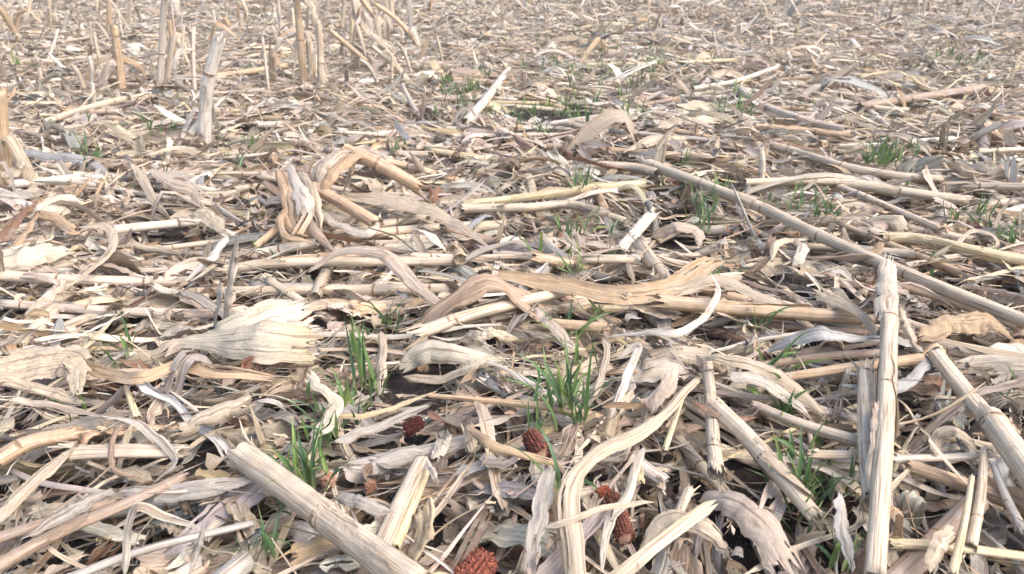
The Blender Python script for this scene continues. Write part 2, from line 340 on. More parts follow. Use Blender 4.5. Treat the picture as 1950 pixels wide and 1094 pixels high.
def throw(kind, share, q, top=False):
    for zi, (y0, y1, f, ns, nc) in enumerate(ZONES):
        x, y = scatter_xy(DENS[kind] * share * (f if kind != 'chaff' else f ** 1.6), y0, y1)
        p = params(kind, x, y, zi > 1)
        m = np.zeros(len(x), bool)
        if zi < 3:
            for t in (-.45, -.25, 0, .25, .45): m |= in_hole(x + np.cos(p['yaw']) * p['L'] * t, y + np.sin(p['yaw']) * p['L'] * t)
            m &= rng.random(len(x)) < (.93 if kind != 'chaff' else .8)
            if top: px, py, _ = project(p['pos'] + [0, 0, .04]); pr = np.zeros(len(x), bool)
            if top:
                for a, b, rx, ry in PROTECT: pr |= ((px - a) / rx) ** 2 + ((py - b) / ry) ** 2 < 1
                m |= pr & (rng.random(len(x)) < .9)
            p = sel(p, ~m)
        if kind == 'leaf' and zi in (1, 2, 3): p['W'] = np.minimum(p['W'] * (1.2 if zi == 1 else .95), .05); p['L'] *= 1.1 if zi == 1 else 1.35; p['yaw'] = np.where(rng.random(len(p['L'])) < .5 * (zi > 1), p['yaw'] * .0 + rng.normal(0, .3, len(p['L'])), p['yaw'])
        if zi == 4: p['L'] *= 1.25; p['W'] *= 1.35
        drop(p, q, batch=200 if zi < 2 else 900); ribs.setdefault((kind, zi), []).append(p)

# ---------------------------------------------------------------- stalks
def tube(Pc, rad, nc, flat=.0, groove=.04, seed=0, tint=(.5, .4, .3), nodes=(), ragged=.0):
    """a corn stalk along Pc (ns,3): ridged skin, swollen at its nodes, torn at both ends, the pith inside set back"""
    r = np.random.default_rng(seed); ns = len(Pc); Tn = np.gradient(Pc, axis=0); Tn /= np.linalg.norm(Tn, axis=1, keepdims=True) + 1e-9
    ref = np.array([0, 0, 1.0]) if abs(Tn[:, 2]).mean() < .8 else np.array([0, 1.0, 0])
    B = np.cross(Tn, ref); B /= np.linalg.norm(B, axis=1, keepdims=True); Nn = np.cross(B, Tn)
    th = np.linspace(0, 2 * math.pi, nc, endpoint=False)
    prof = 1 + groove * np.sin(th * 2 + r.uniform(0, 6)) + groove * .5 * np.sin(th * 5 + r.uniform(0, 6)) + r.normal(0, groove * .35, nc)
    s = np.concatenate([[0], np.cumsum(np.linalg.norm(np.diff(Pc, axis=0), axis=1))])
    rr = rad[:, None] * prof[None] * (1 + .02 * r.normal(size=(ns, nc)))
    for nd in nodes:
        d = (s - nd) / .006; rr *= (1 + .05 * np.exp(-d * d))[:, None]
    V = Pc[:, None] + B[:, None] * (rr * np.cos(th))[..., None] + Nn[:, None] * (rr * np.sin(th) * (1 - flat))[..., None]
    if ragged > 0:
        V[0] -= Tn[0] * (np.abs(r.normal(0, ragged, nc)) * rad[0])[:, None]; V[-1] += Tn[-1] * (np.abs(r.normal(0, ragged, nc)) * rad[-1])[:, None]
    off = r.uniform(0, 40, 2)
    UV = np.stack(np.broadcast_arrays(th[None] * rad.mean() + off[0], s[:, None] + off[1]), -1)
    C = np.array(tint)[None, None] * (1 + .05 * r.normal(size=(ns, 1, 1))) * np.ones((ns, nc, 1))
    Q = grid_quads(1, ns, nc, True)
    # set-back ends: inner wall, then pith disc
    Vs, Us, Cs, Qs = [V.reshape(-1, 3)], [UV.reshape(-1, 2)], [C.reshape(-1, 3)], [Q]; base = ns * nc
    for e, sg in ((0, 1), (-1, -1)):
        c0 = Pc[e]; rim = V[e]; inner = c0 + (rim - c0) * .8; inner = inner - Tn[e] * ((inner - c0) @ Tn[e])[:, None] + Tn[e] * sg * rad[e] * .5
        cen = np.repeat(c0[None] + Tn[e] * sg * rad[e] * .9, nc, 0)
        ids = (np.arange(nc) if e == 0 else (ns - 1) * nc + np.arange(nc)); i1 = base + np.arange(nc); i2 = base + nc + np.arange(nc)
        Vs += [inner, cen]; Us += [np.repeat(UV[e].mean(0)[None], nc, 0) + np.stack([np.cos(th), np.sin(th)], -1) * .006, np.repeat(UV[e].mean(0)[None], nc, 0)]
        Cs += [np.tile((.36, .29, .21), (nc, 1)), np.tile((.50, .44, .35), (nc, 1))]
        for a, b in ((ids, i1), (i1, i2)): Qs.append(np.stack([a, np.roll(a, -1), np.roll(b, -1), b], -1))
        base += 2 * nc
    return np.concatenate(Vs), np.concatenate(Qs), np.concatenate(Us), np.clip(np.concatenate(Cs), 0, .9)
def node_ring(P, Tn, rad, seed, flat=0., col=(.5, .4, .3)):
    r = np.random.default_rng(seed); nc = 14; Tn = Tn / np.linalg.norm(Tn); ref = np.array([0, 0, 1.0]) if abs(Tn[2]) < .8 else np.array([0, 1.0, 0])
    B = np.cross(Tn, ref); B /= np.linalg.norm(B); Nn = np.cross(B, Tn); th = np.linspace(0, 2 * math.pi, nc, endpoint=False)
    rows = [(-.0045, 1.0), (-.0024, 1.085), (-.0007, 1.10), (.0003, 1.06), (.0015, 1.11), (.0036, 1.0)]; k = rad / .013
    tilt = r.normal(0, .12)
    V = np.array([P + Tn * (a * k + tilt * rad * math.cos(t)) + (B * math.cos(t) + Nn * math.sin(t) * (1 - flat)) * rad * 1.02 * q * (1 + r.normal(0, .025)) for a, q in rows for t in th])
    dark = [1.1, .9, .48, .32, .85, 1.1]; tc = np.array((.46, .33, .22)); cc = np.array(col)
    C = np.array([(cc * .95 if d > 1 else tc * d) * r.uniform(.75, 1.2) for d in dark for _ in th]); UV = np.array([(t * rad + seed % 7, a + seed % 5) for a, _ in rows for t in th])
    return V, grid_quads(1, len(rows), nc, True), UV, C
def fringe(P, Tn, rad, seed, col, length=.03, n=9):
    """torn fibres at a broken end"""
    r = np.random.default_rng(seed); V, Q, UVs, C = [], [], [], []; Tn = Tn / np.linalg.norm(Tn)
    ref = np.array([0, 0, 1.0]) if abs(Tn[2]) < .8 else np.array([0, 1.0, 0]); B = np.cross(Tn, ref); B /= np.linalg.norm(B); Nn = np.cross(B, Tn)
    for k in range(n):
        t = r.uniform(0, 6.283); o = B * math.cos(t) + Nn * math.sin(t); sd = -B * math.sin(t) + Nn * math.cos(t)
        l = length * r.uniform(.3, 1.2); wd = rad * r.uniform(.10, .42); fl = r.uniform(-.15, .6); b0 = len(V)
        for i in range(4):
            s = i / 3; c = P + o * rad * .96 + Tn * (l * s - .006) + o * fl * l * s * s; ww = wd * (1 - s * .8)
            V += [c - sd * ww, c + sd * ww]; UVs += [(k * .1 - ww, s * l), (k * .1 + ww, s * l)]; C += [np.array(col) * r.uniform(.85, 1.15)] * 2
            if i: Q.append((b0 + 2*i - 2, b0 + 2*i - 1, b0 + 2*i + 1, b0 + 2*i))
    return np.array(V), np.array(Q), np.array(UVs), np.clip(np.array(C), 0, .9)
def catmull(P, n):
    P = np.asarray(P, float); k = len(P)
    if k == 2: t = np.linspace(0, 1, n)[:, None]; return P[0] * (1 - t) + P[1] * t
    Q = np.vstack([2 * P[0] - P[1], P, 2 * P[-1] - P[-2]]); d = np.concatenate([[0], np.cumsum(np.linalg.norm(np.diff(P, axis=0), axis=1))]); d /= d[-1]
    out = []
    for t in np.linspace(0, 1, n):
        i = min(np.searchsorted(d, t, 'right') - 1, k - 2); u = (t - d[i]) / (d[i+1] - d[i] + 1e-9); a, b, c, e = Q[i], Q[i+1], Q[i+2], Q[i+3]
        out.append(.5 * ((2*b) + (c-a)*u + (2*a-5*b+4*c-e)*u*u + (3*b-a-3*c+e)*u**3))
    return np.array(out)
SPOTS = []      # (px, py, phrase) of things that can be named from others
seedc = [100]
def nseed(): seedc[0] += 1; return seedc[0]
def raise_map(Pc, half):
    k = 60; P = catmull(Pc[::max(1, len(Pc)//12)], k)
    for o in np.linspace(-1, 1, 3): np.maximum.at(H, hidx(P[:, 0] + o * half * .6, P[:, 1]), np.minimum(P[:, 2] + half * .7, .16).astype(np.float32))
def make_stalk(Pc, rad, col, name='corn_stalk', nodes=None, ns=None, nc=14, flat=.12, ragged=.5, fr=(1, 1), sheath=None, base=None, node_col=None):
    """Empty + stalk_body, node rings, frayed ends, sheath"""
    Pc = np.asarray(Pc); sd = nseed(); r = np.random.default_rng(sd); base = Pc.mean(0) if base is None else base
    s = np.concatenate([[0], np.cumsum(np.linalg.norm(np.diff(Pc, axis=0), axis=1))]); L = s[-1]
    rad = np.full(len(Pc), rad) if np.isscalar(rad) else np.asarray(rad)
    if nodes is None:
        gap = r.uniform(.09, .16); nodes = list(np.arange(r.uniform(.02, gap), L - .015, gap))
    root = link(bpy.data.objects.new(name, None)); root.empty_display_size = .02; root.location = base
    c = np.array(PAL[col]) if isinstance(col, str) else np.array(col); loc = np.asarray(base)
    V, Q, UV, C = tube(Pc - loc, rad, nc, flat, .06, sd, c, nodes, ragged); part('stalk_body', mesh_np('stalk_body', V, Q, UV, C, M_STALK), root, loc)
    for nd in nodes:
        P = np.array([np.interp(nd, s, Pc[:, i]) for i in range(3)]); i = min(np.searchsorted(s, nd), len(Pc) - 1); Tn = Pc[i] - Pc[max(i-1, 0)]
        if np.linalg.norm(Tn) < 1e-6: continue
        part('node', mesh_np('node', *node_ring(P - loc, Tn, rad[i], nseed(), flat, c), M_NODE), root, loc)
    for e, on in enumerate(fr):
        if on:
            P, Tn, rd = (Pc[0], Pc[0] - Pc[1], rad[0]) if e == 0 else (Pc[-1], Pc[-1] - Pc[-2], rad[-1])
            part('frayed_end', mesh_np('frayed_end', *fringe(P - loc, Tn, rd, nseed(), c, rd * r.uniform(1.2, 3.2), r.integers(5, 11)), M_STALK), root, loc)
    if sheath is None: sheath = r.random() < .45
    if sheath and L > .08:
        a, b = sorted(r.uniform(0, 1, 2)); b = min(1, a + max(.25, b - a)); idx = np.linspace(a * (len(Pc)-1), b * (len(Pc)-1), 12)
        Ps = np.stack([np.interp(idx, np.arange(len(Pc)), Pc[:, i]) for i in range(3)], -1) - loc
        part('leaf_sheath', mesh_np('leaf_sheath', *wrap(Ps, float(rad.mean()), nseed(), c * r.uniform(.85, 1.12)), M_LEAF), root, loc)
    root['_px'] = 0
    return root, Pc
def wrap(Ps, rad, seed, col):
    r = np.random.default_rng(seed); ns, nc = len(Ps), 9; Tn = np.gradient(Ps, axis=0); Tn /= np.linalg.norm(Tn, axis=1, keepdims=True) + 1e-9
    ref = np.array([0, 0, 1.0]) if abs(Tn[:, 2]).mean() < .8 else np.array([0, 1.0, 0]); B = np.cross(Tn, ref); B /= np.linalg.norm(B, axis=1, keepdims=True); Nn = np.cross(B, Tn)
    t0 = r.uniform(0, 6.28); span = r.uniform(3.2, 5.2); V, C, UV = [], [], []
    for i in range(ns):
        s = i / (ns - 1); sp_ = span * (1 - .5 * s ** 2 + r.normal(0, .05)); open_ = 1.07 + .5 * max(0, s - .6) + r.normal(0, .01)
        for j in range(nc):
            c = j / (nc - 1) - .5; t = t0 + c * sp_; q = rad * (open_ + .35 * max(0, abs(c) - .38) * 4 * (s > .3))
            V.append(Ps[i] + B[i] * q * math.cos(t) + Nn[i] * q * math.sin(t) * .92 + Tn[i] * (r.normal(0, .3) * rad if i in (0, ns-1) else 0))
            C.append(col * (1 + r.normal(0, .03))); UV.append((c * sp_ * rad + seed % 9, i * .01 + seed % 11))
    return np.array(V), grid_quads(1, ns, nc), np.array(UV), np.clip(np.array(C), 0, .9)

# ---------------------------------------------------------------- throw the litter
t1 = time.time()
throw('leaf', .55, .62); throw('husk', .5, .6); throw('chaff', .45, .6); throw('strip', .5, .7)
# random lying stalks
def stalk_positions(n, y0, y1):
    y = rng.uniform(y0 ** .5, y1 ** .5, n) ** 2; x = rng.uniform(-1, 1, n) * (y * .70 + .35); return x, y
ST = []
for n, y0, y1 in ((30, .35, 1.0), (210, 1.0, 2.4), (620, 2.4, 4.8), (1500, 4.8, 9.0), (900, 9.0, 15)):
    x, y = stalk_positions(n, y0, y1); L = np.exp(rng.normal(math.log(.18), .55, n)).clip(.05, .62); rd = rng.uniform(.0055, .0125, n)
    yaw = field_yaw(x, y, n, .35); cid = pick(n, W_STALK)
    for i in range(n):
        k = np.linspace(-.5, .5, 9); bow = rng.normal(0, .03); dirv = np.array([math.cos(yaw[i]), math.sin(yaw[i])]); nrm = np.array([-dirv[1], dirv[0]])
        P = np.array([x[i], y[i]])[None] + dirv * (k * L[i])[:, None] + nrm * (bow * L[i] * (1 - 4 * k * k))[:, None]
        hz = H[hidx(P[:, 0], P[:, 1])]
        if in_hole(P[4:5, 0], P[4:5, 1])[0] and y[i] < 3: continue
        a = np.polyfit(k, hz, 1); a[0] = np.clip(a[0], -.12 * L[i] - .01, .12 * L[i] + .01) + rng.normal(0, .03) * L[i]
        line = a[0] * k; z0 = np.quantile(hz - line, .7) + rd[i] * .55; z = line + min(z0, float(CAP[hidx(P[4:5, 0], P[4:5, 1])][0]) + rd[i])
        P3 = np.concatenate([P, z[:, None]], 1); ST.append((P3, rd[i], cid[i]))
        for o in (-.6, 0, .6): np.maximum.at(H, hidx(P[:, 0] + nrm[0] * o * rd[i], P[:, 1] + nrm[1] * o * rd[i]), (z + rd[i] * .7).astype(np.float32))
throw('leaf', .33, .60); throw('husk', .4, .6); throw('strip', .35, .65); throw('chaff', .35, .6)
HS = blur(H, 5) + .006; HSS = blur(H, 22) + .010
print('litter height', float((HS - H0)[60:200, 850:1050].mean()), 'time', time.time() - t1)

# ---------------------------------------------------------------- things singled out in the photograph
CR = []
def px_m(wpx, P): return wpx * depth(P) / F_PX
def name_at(o, pts, phrase):
    a, b, _ = project(np.asarray(pts)); i = len(a) // 2; SPOTS.append((float(np.clip(a[i], 20, 1930)), float(np.clip(b[i], 8, 1085)), phrase))
def lay(pts, n, smooth=False):
    P = np.array([at(a, b, 0.0, smooth) for a, b, *c in pts])
    if smooth:      # a stiff stalk lies on a straight line over the bumps
        t = np.concatenate([[0], np.cumsum(np.linalg.norm(np.diff(P[:, :2], axis=0), axis=1))]); k = np.polyfit(t, P[:, 2], 1) if len(P) > 1 else [0, P[0, 2]]
        zl = np.polyval(k, t); zl += max(0, (P[:, 2] - zl).max()) * .6; out = []
        for (a, b, *c), z in zip(pts, zl): r_ = ray(a, b); out.append(np.array([0, 0, CAM_H]) + r_ * ((z + (c[0] if c else 0) - CAM_H) / min(r_[2], -1e-3)))
        return catmull(out, n)
    return catmull([at(a, b, c[0] if c else 0.0, smooth) for a, b, *c in pts], n)
def hero_stalk(pts, wpx, col, label, short, nodes=(), upright=False, name='corn_stalk', cat='corn stalk', taper=1.0, fr=(1, 1), sheath=False, group='loose corn stalks', flat=.12):
    if upright:
        P0 = at(*pts[0][:2], 0.0); P0[2] -= .01; Y = P0[1]; ps = [P0] + [at_y(a, b, Y + (c[0] if c else 0)) for a, b, *c in pts[1:]]; Pc = catmull(ps, 28); base = Pc[0]
    else: Pc = lay(pts, 36, True); base = None
    w_ = wpx if isinstance(wpx, (tuple, list)) else (wpx, wpx * taper)
    r0, r1 = px_m(w_[0], Pc[0]) / 2, px_m(w_[1], Pc[-1]) / 2
    rad = np.linspace(r0, r1, len(Pc))
    if not upright: Pc[:, 2] += rad * .5
    a, b, _ = project(Pc); s = np.concatenate([[0], np.cumsum(np.linalg.norm(np.diff(Pc, axis=0), axis=1))])
    nd = [s[np.argmin((a - u) ** 2 + (b - v) ** 2)] for u, v in nodes] if nodes is not None else None
    o, _ = make_stalk(Pc, rad, col, name, nd, nc=18, fr=fr, sheath=sheath or len(pts) >= 4, base=base, flat=flat)
    tag(o, label, cat, group); name_at(o, Pc, short)
    if upright and wpx != 13: droop(o, Pc, float(rad.mean()), col, 2 if len(pts) > 2 else 1)
    if not upright: raise_map(Pc, float(rad.mean()))
    return o, Pc
def droop(o, Pc, rad, col, n):
    """dry leaves still hanging from a standing stub, as its parts"""
    for _ in range(n):
        r = np.random.default_rng(nseed()); i = int(len(Pc) * r.uniform(.25, .95)); a = r.uniform(0, 6.28); q = Pc[min(i, len(Pc) - 1)]; l = r.uniform(.05, .15); d = np.array([math.cos(a), math.sin(a), 0])
        z = q[2]; Q_ = catmull([q, q + d * l * .3 + [0, 0, r.uniform(-.01, .03)], q + d * l * .6 + [0, 0, -l * r.uniform(.2, .6)], q + d * l * r.uniform(.5, .9) + [0, 0, -min(l * r.uniform(.7, 1.3), max(z - .02, .02))]], 16)
        c = np.array(PAL[['pale', 'beige', 'cream', 'pink'][r.integers(4)]]) * r.uniform(.85, 1.1); b = np.array(o.location)
        part('hanging_leaf', mesh_np('hanging_leaf', *ribbon_mesh(Q_ - b, max(rad * r.uniform(1.2, 3.0), .006), c, nc=5, curl=r.uniform(.5, 2), rip=.2, crum=.15), M_LEAF), o, b)
def ribbon_mesh(Pc, wid, col, curl=.8, roll=0., twist=0., nc=11, fold=0., rip=.08, rf=3, jag=.06, tear=.4, crum=.09, cor=.55, face=.6, ends=(.1, .3), blunt=(.3, .1), slits=1, tipcol=None, width=None):
    r = np.random.default_rng(nseed()); ns = len(Pc); Tn = np.gradient(Pc, axis=0); Tn /= np.linalg.norm(Tn, axis=1, keepdims=True) + 1e-9
    C0 = np.array([0, 0, CAM_H]); up = np.array([0, -face, 1.0]); up /= np.linalg.norm(up)
    B = np.cross(up[None], Tn); bn = np.linalg.norm(B, axis=1, keepdims=True)
    B = B / np.maximum(bn, 1e-6)
    for i in range(1, ns):
        if B[i] @ B[i-1] < 0: B[i] = -B[i]
        B[i] = B[i] * .5 + B[i-1] * .5; B[i] -= Tn[i] * (B[i] @ Tn[i]); B[i] /= np.linalg.norm(B[i]) + 1e-9
    Nn = np.cross(Tn, B); Nn *= np.sign((Nn @ up))[:, None] + (np.abs(Nn @ up) < 1e-9)[:, None]
    s = np.linspace(0, 1, ns); rr = (roll + twist * (s - .5))[:, None]
    B2 = B * np.cos(rr) + Nn * np.sin(rr); N2 = -B * np.sin(rr) + Nn * np.cos(rr)
    if width is not None: prof = np.interp(s, np.linspace(0, 1, len(width)), width)
    else: prof = np.maximum(np.clip((s + .01) / ends[0], 0, 1) ** .6, blunt[0]) * np.maximum(np.clip((1.01 - s) / ends[1], 0, 1) ** .6, blunt[1])
    prof = prof * (1 + .05 * smooth_rand(1, ns, 7)[0])
    c = np.linspace(-1, 1, nc)[None]; hw = (wid / 2 * prof)[:, None]; A = curl * (1 + .25 * smooth_rand(1, ns, 5)[0])[:, None]; A = np.where(np.abs(A) < .08, .08, A)
    def edge():
        k = max(4, ns // 3); st = np.repeat(-np.abs(r.normal(size=k)), -(-ns // k))[:ns]; return (1 + jag * (.3 * r.normal(size=ns) + 1.5 * st))[:, None]
    side = np.maximum(np.where(c < 0, edge(), edge()), .3)
    x = hw / (A / 2) * np.sin(c * A / 2) * (1 + (side - 1) * np.abs(c)); z = -hw / (A / 2) * (1 - np.cos(c * A / 2)) - fold * np.abs(c) * hw
    z = z + rip * hw * np.abs(c) ** 1.5 * np.sin(6.283 * (rf * s[:, None] + r.random()) + 2.3 * (c > 0)) + crum * hw * r.normal(size=(ns, nc)) * .5
    z = z + cor * hw * (.05 * np.sin(c * 17 + r.uniform(0, 6)) + .05 * r.normal(size=(1, nc)) + .06 * smooth_rand(nc, ns, 7).T)
    V = Pc[:, None] + B2[:, None] * x[..., None] + N2[:, None] * z[..., None]
    for e in (0, -1): V[e] += Tn[e] * (r.normal(size=nc) * tear * wid * .5)[:, None]
    L = np.linalg.norm(np.diff(Pc, axis=0), axis=1).sum(); off = r.uniform(0, 40, 2)
    UV = np.stack(np.broadcast_arrays(c * wid / 2 + off[0], s[:, None] * L + off[1]), -1)
    c0 = np.array(PAL[col]) if isinstance(col, str) else np.array(col); Cc = np.ones((ns, nc, 1)) * c0
    if tipcol is not None: k = np.clip((s - .75) / .25, 0, 1)[:, None, None]; Cc = Cc * (1 - k) + np.array(PAL[tipcol]) * k
    Cc = Cc * (1 - .08 * np.abs(c) ** 3)[..., None] * (1 + .04 * r.normal(size=(ns, nc, 1)))
    Q = grid_quads(1, ns, nc)
    if slits:
        Q = Q.reshape(ns - 1, nc - 1, 4); keep = np.ones((ns - 1, nc - 1), bool)
        for _ in range(slits):       # tears that run with the veins from the far end
            j = r.integers(1, nc - 2); l = r.integers(ns // 8, ns // 3); keep[ns - 1 - l:, j] = False
        Q = Q[keep]
    return V.reshape(-1, 3), Q.reshape(-1, 4), UV.reshape(-1, 2), np.clip(Cc.reshape(-1, 3), 0, .9)
def hero_leaf(pts, wpx, col, label, short, name='corn_leaf', cat='dry leaf', group='dry corn leaves', mat=None, n=40, absy=False, **kw):
    if 'husk' in name: kw.setdefault('cor', .3); kw['crum'] = kw.get('crum', .06) * .6
    if absy:
        P0 = at(*pts[0][:2], 0.0); Pc = catmull([P0] + [at_y(a, b, P0[1] + (c[0] if c else 0)) for a, b, *c in pts[1:]], n)
    else: Pc = lay(pts, n)
    Pc = Pc + np.array([0, 0, .006]); wid = px_m(wpx, Pc[n // 2]); Pc = Pc + np.stack([smooth_rand(1, n, 10)[0] for _ in range(3)], -1) * min(wid, .02) * .055; loc = Pc.mean(0)
    V, Q, UV, C = ribbon_mesh(Pc - loc, wid, col, **kw)
    o = link(bpy.data.objects.new(name, mesh_np(name, V, Q, UV, C, mat or (M_HUSK if 'husk' in name else M_LEAF)))); o.location = loc
    tag(o, label, cat, group); name_at(o, Pc, short)
    if not absy: raise_map(Pc[Pc[:, 2] < .12] if (Pc[:, 2] < .12).sum() > 20 else Pc[:20], wid / 4)
    return o, Pc
S, Lf = hero_stalk, hero_leaf

# far and middle lying stalks
S([(1158,320),(1205,324),(1248,334)], (18,21), 'beige', 'short beige stalk just beyond the upper end of the long slanting stalk', 'the short beige end piece', [])
S([(1236,318,.008),(1350,362,.01),(1447,400,.01),(1562,456,.012),(1718,524,.012),(1990,634,.012)], (21,27), 'cream', 'long jointed cream stalk slanting down to the right edge across the middle', 'the long jointed slanting stalk', [(1250,324),(1335,356),(1447,400),(1562,456),(1718,524)])
S([(1420,352),(1500,350,.004),(1585,352,.004),(1715,370,.004),(1840,388)], (17,22), 'cream', 'straight pale yellow stalk with two joints, lying above the long slanting stalk', 'the straight two-jointed pale stalk', [(1585,352),(1715,370)])
S([(1682,458),(1750,462,.004),(1865,488,.004),(2000,512)], (24,27), 'straw', 'straw yellow stalk with a dark hollow end running off the right edge', 'the dark-ended straw stalk', [(1690,459),(1865,488)])
S([(1472,283),(1530,298),(1600,320),(1700,338),(1790,345)], (18,16), 'beige', 'beige jointed stalk behind the pale two-jointed stalk on the right', 'the beige jointed stalk', [(1505,290),(1600,320)])
S([(1410,176),(1450,205),(1540,236),(1610,252)], 16, 'pink', 'pinkish stalk with torn flared tip slanting down beside green shoots, upper right', 'the flared pinkish stalk', [(1465,207),(1525,230)])
S([(1440,245),(1530,252),(1615,262)], 14, 'tan', 'reddish tan stalk with a dark cut end, upper right', 'the reddish tan stalk', [(1555,256)])
S([(1640,206),(1740,192),(1870,174)], (15,19), 'umber', 'thick dull brown stalk lying level under a tan arched leaf', 'the thick dull brown stalk', [(1735,193)])
S([(1735,274),(1812,268)], 12, 'white', 'short whitish stalk piece near the right edge, cut clean', 'the short whitish stalk', [(1795,269)])
S([(1862,292),(1960,288)], 13, 'cream', 'short cream stalk touching the right edge above the straw stalk', 'the cream stalk at the edge', [])
S([(1600,360),(1650,380),(1790,440)], (14,15), 'beige', 'narrow beige stalk lying beneath the straight two-jointed pale stalk', 'the narrow beige stalk', [(1648,379)])
S([(1700,545),(1800,575),(1940,628)], (16,20), 'orange', 'rusty orange stalk half hidden below the long slanting stalk', 'the rusty orange stalk', [])
S([(1450,346),(1451,312,0),(1448,282,0)], 13, 'pale', 'small pale stalk standing like a bone with flared top', 'the bone-like upright stalk', [(1451,328)], upright=True, name='stalk_stub', cat='stubble', group='upright stubble')
S([(884,392),(1000,380),(1110,366),(1222,356)], (14,19), 'straw', 'yellow stalk lying level left of the long slanting stalk', 'the level yellow stalk', [(1100,367)])
S([(885,402),(1000,400),(1085,394),(1190,424)], (22,15), 'beige', 'beige stalk with long shredded fibres, just below the level yellow stalk', 'the shredded beige stalk', [(1086,394)])
S([(1238,416),(1178,484)], 24, 'pale', 'broken bone-white stalk chunk pointing towards the camera in the centre', 'the bone-white stalk chunk', [], flat=.45)
S([(965,140),(930,188),(888,238)], (13,20), 'pale', 'pale broken stalk leaning on the litter left of the bare soil patch', 'the pale broken stalk', [(940,172)])
S([(1120,126),(1250,124),(1400,117)], 8, 'straw', 'thin straw yellow stalk lying level far up in the middle', 'the thin far straw stalk', [])
S([(1320,172),(1400,158),(1478,132)], 10, 'pale', 'pale forked stalk rising to the right near the top', 'the pale forked stalk', [(1410,155)])
S([(1730,28),(1790,60,.01)], 5, 'grey', 'thin grey stem leaning far off at the upper right', 'the thin far grey stem', [], fr=(0,0))
S([(1615,72),(1685,74)], 7, 'white', 'short white stalk piece with a dark end near the top right', 'the short white far stalk', [(1680,74)])
S([(85,236),(150,215),(215,198),(300,184)], (12,15), 'cream', 'cream jointed stalk slanting up behind the left leaning stub', 'the cream slanting stalk', [(212,199)])
S([(255,188),(330,190),(400,192)], 10, 'straw', 'thin straw stalk ending behind the leaning stub', 'the thin straw stalk', [])
S([(405,148),(470,140),(545,128)], 11, 'tan', 'dull tan stalk lying level behind the leaning stub', 'the dull tan stalk', [(450,142)])
S([(430,518),(535,506,.004),(660,504,.006),(870,502)], (20,18), 'cream', 'level cream stalk with one brown joint under the arching leaf', 'the level one-jointed cream stalk', [(535,506)])
S([(700,498),(930,492),(1180,492),(1330,488)], (12,9), 'beige', 'very long thin beige stalk lying level across the centre', 'the very long thin stalk', [])
S([(487,472),(515,450,.01),(541,424,.02)], (13,15), 'orange', 'short orange brown stalk rising towards the knotted brown sheath', 'the short orange brown stalk', [])
S([(604,366,.045),(660,398,.03),(716,432,.012)], (24,28), 'orange', 'smooth orange cream stalk piece raised above the litter, lower of two', 'the lower raised orange stalk', [], fr=(0,0))
S([(662,296,.10),(715,318,.08),(796,362,.03)], (30,27), 'orange', 'jointed orange cream stalk leaning down from a torn leaf bend', 'the leaning jointed orange stalk', [(716,318)], fr=(0,1))
S([(800,642),(880,612,.004),(960,590,.006),(1095,556)], (34,27), 'cream', 'thick cream stalk slanting up to the right in the centre', 'the thick slanting cream stalk', [(865,617)], flat=.3)
S([(1052,622),(1155,630)], 22, 'tan', 'hollow tan stalk tube behind the central green shoots', 'the hollow tan tube', [])
S([(1262,582,.012),(1330,588,.008),(1480,600),(1640,612)], (30,26), 'tan', 'tan stalk with curling rind partly under the wide brown leaf', 'the tan curling-rind stalk', [])
S([(1345,694,.012),(1352,760,.01),(1358,850,.006)], (21,26), 'cream', 'smooth pale stalk pointing towards the camera, node at its top', 'the smooth pale vertical stalk', [(1345,700)])
S([(1358,850,.008),(1362,880,.008),(1362,905,.008)], (24,34), 'beige', 'frayed beige stalk end splitting into stiff strips', 'the frayed split stalk end', [(1360,856)], fr=(0,1), flat=.3)
S([(1362,784,.012),(1420,838,.01),(1470,896,.008),(1552,992)], (38,34), 'cream', 'cream yellow stalk slanting down right with a stepped torn rind', 'the stepped cream stalk', [(1452,878)])
S([(1690,520,.05),(1692,606,.045),(1688,746,.04),(1680,880,.04),(1664,1110,.05)], (29,38), 'cream', 'tall pale jointed stalk pointing away from camera in the right foreground', 'the tall pale foreground stalk', [(1691,608),(1689,746)], fr=(1,0), sheath=True, flat=.05)
S([(1648,716,.02),(1650,830,.02),(1664,968,.02)], (30,50), 'beige', 'split beige stalk with a broken dark end beside the tall pale stalk', 'the split beige stalk', [(1662,956)], flat=.25)
S([(1782,684,.02),(1835,752,.02),(1884,812,.025)], (29,37), 'cream', 'upper cream length of the thick stalk at the right edge', 'the upper thick right stalk', [], fr=(1,0))
S([(1882,808,.028),(1925,868,.03),(1990,960,.03)], (50,58), 'cream', 'thick cream sheathed stalk below its joint at the right edge', 'the thick right edge stalk', [(1884,812)], fr=(0,0))
S([(468,880,.02),(600,978,.02),(640,1010,.02),(800,1125,.03)], (54,62), 'beige', 'thick grooved straw stalk in the bottom foreground, frayed at its upper end', 'the thick grooved foreground stalk', [(606,985)], fr=(1,0), sheath=False)
S([(803,882,.012),(765,960,.01),(728,1045,.008)], (28,36), 'beige', 'flat olive straw stalk strip behind the thick grooved stalk', 'the flat olive strip', [], flat=.55, fr=(0,0))
S([(812,898,.004),(785,970,.004),(752,1046,.004)], (17,22), 'straw', 'narrow speckled straw stalk tucked beside the flat olive strip', 'the narrow speckled stalk', [], fr=(0,0))
S([(0,882,.008),(60,850,.01),(145,832,.008)], (36,30), 'orange', 'tan yellow stalk entering from the left edge near the bottom', 'the tan left edge stalk', [(42,860)], fr=(0,1))
S([(-40,1105,.01),(110,1022,.01),(240,965,.01),(350,912,.01)], (30,20), 'umber', 'long dull brown stalk slanting up from the bottom left corner', 'the long dull corner stalk', [])
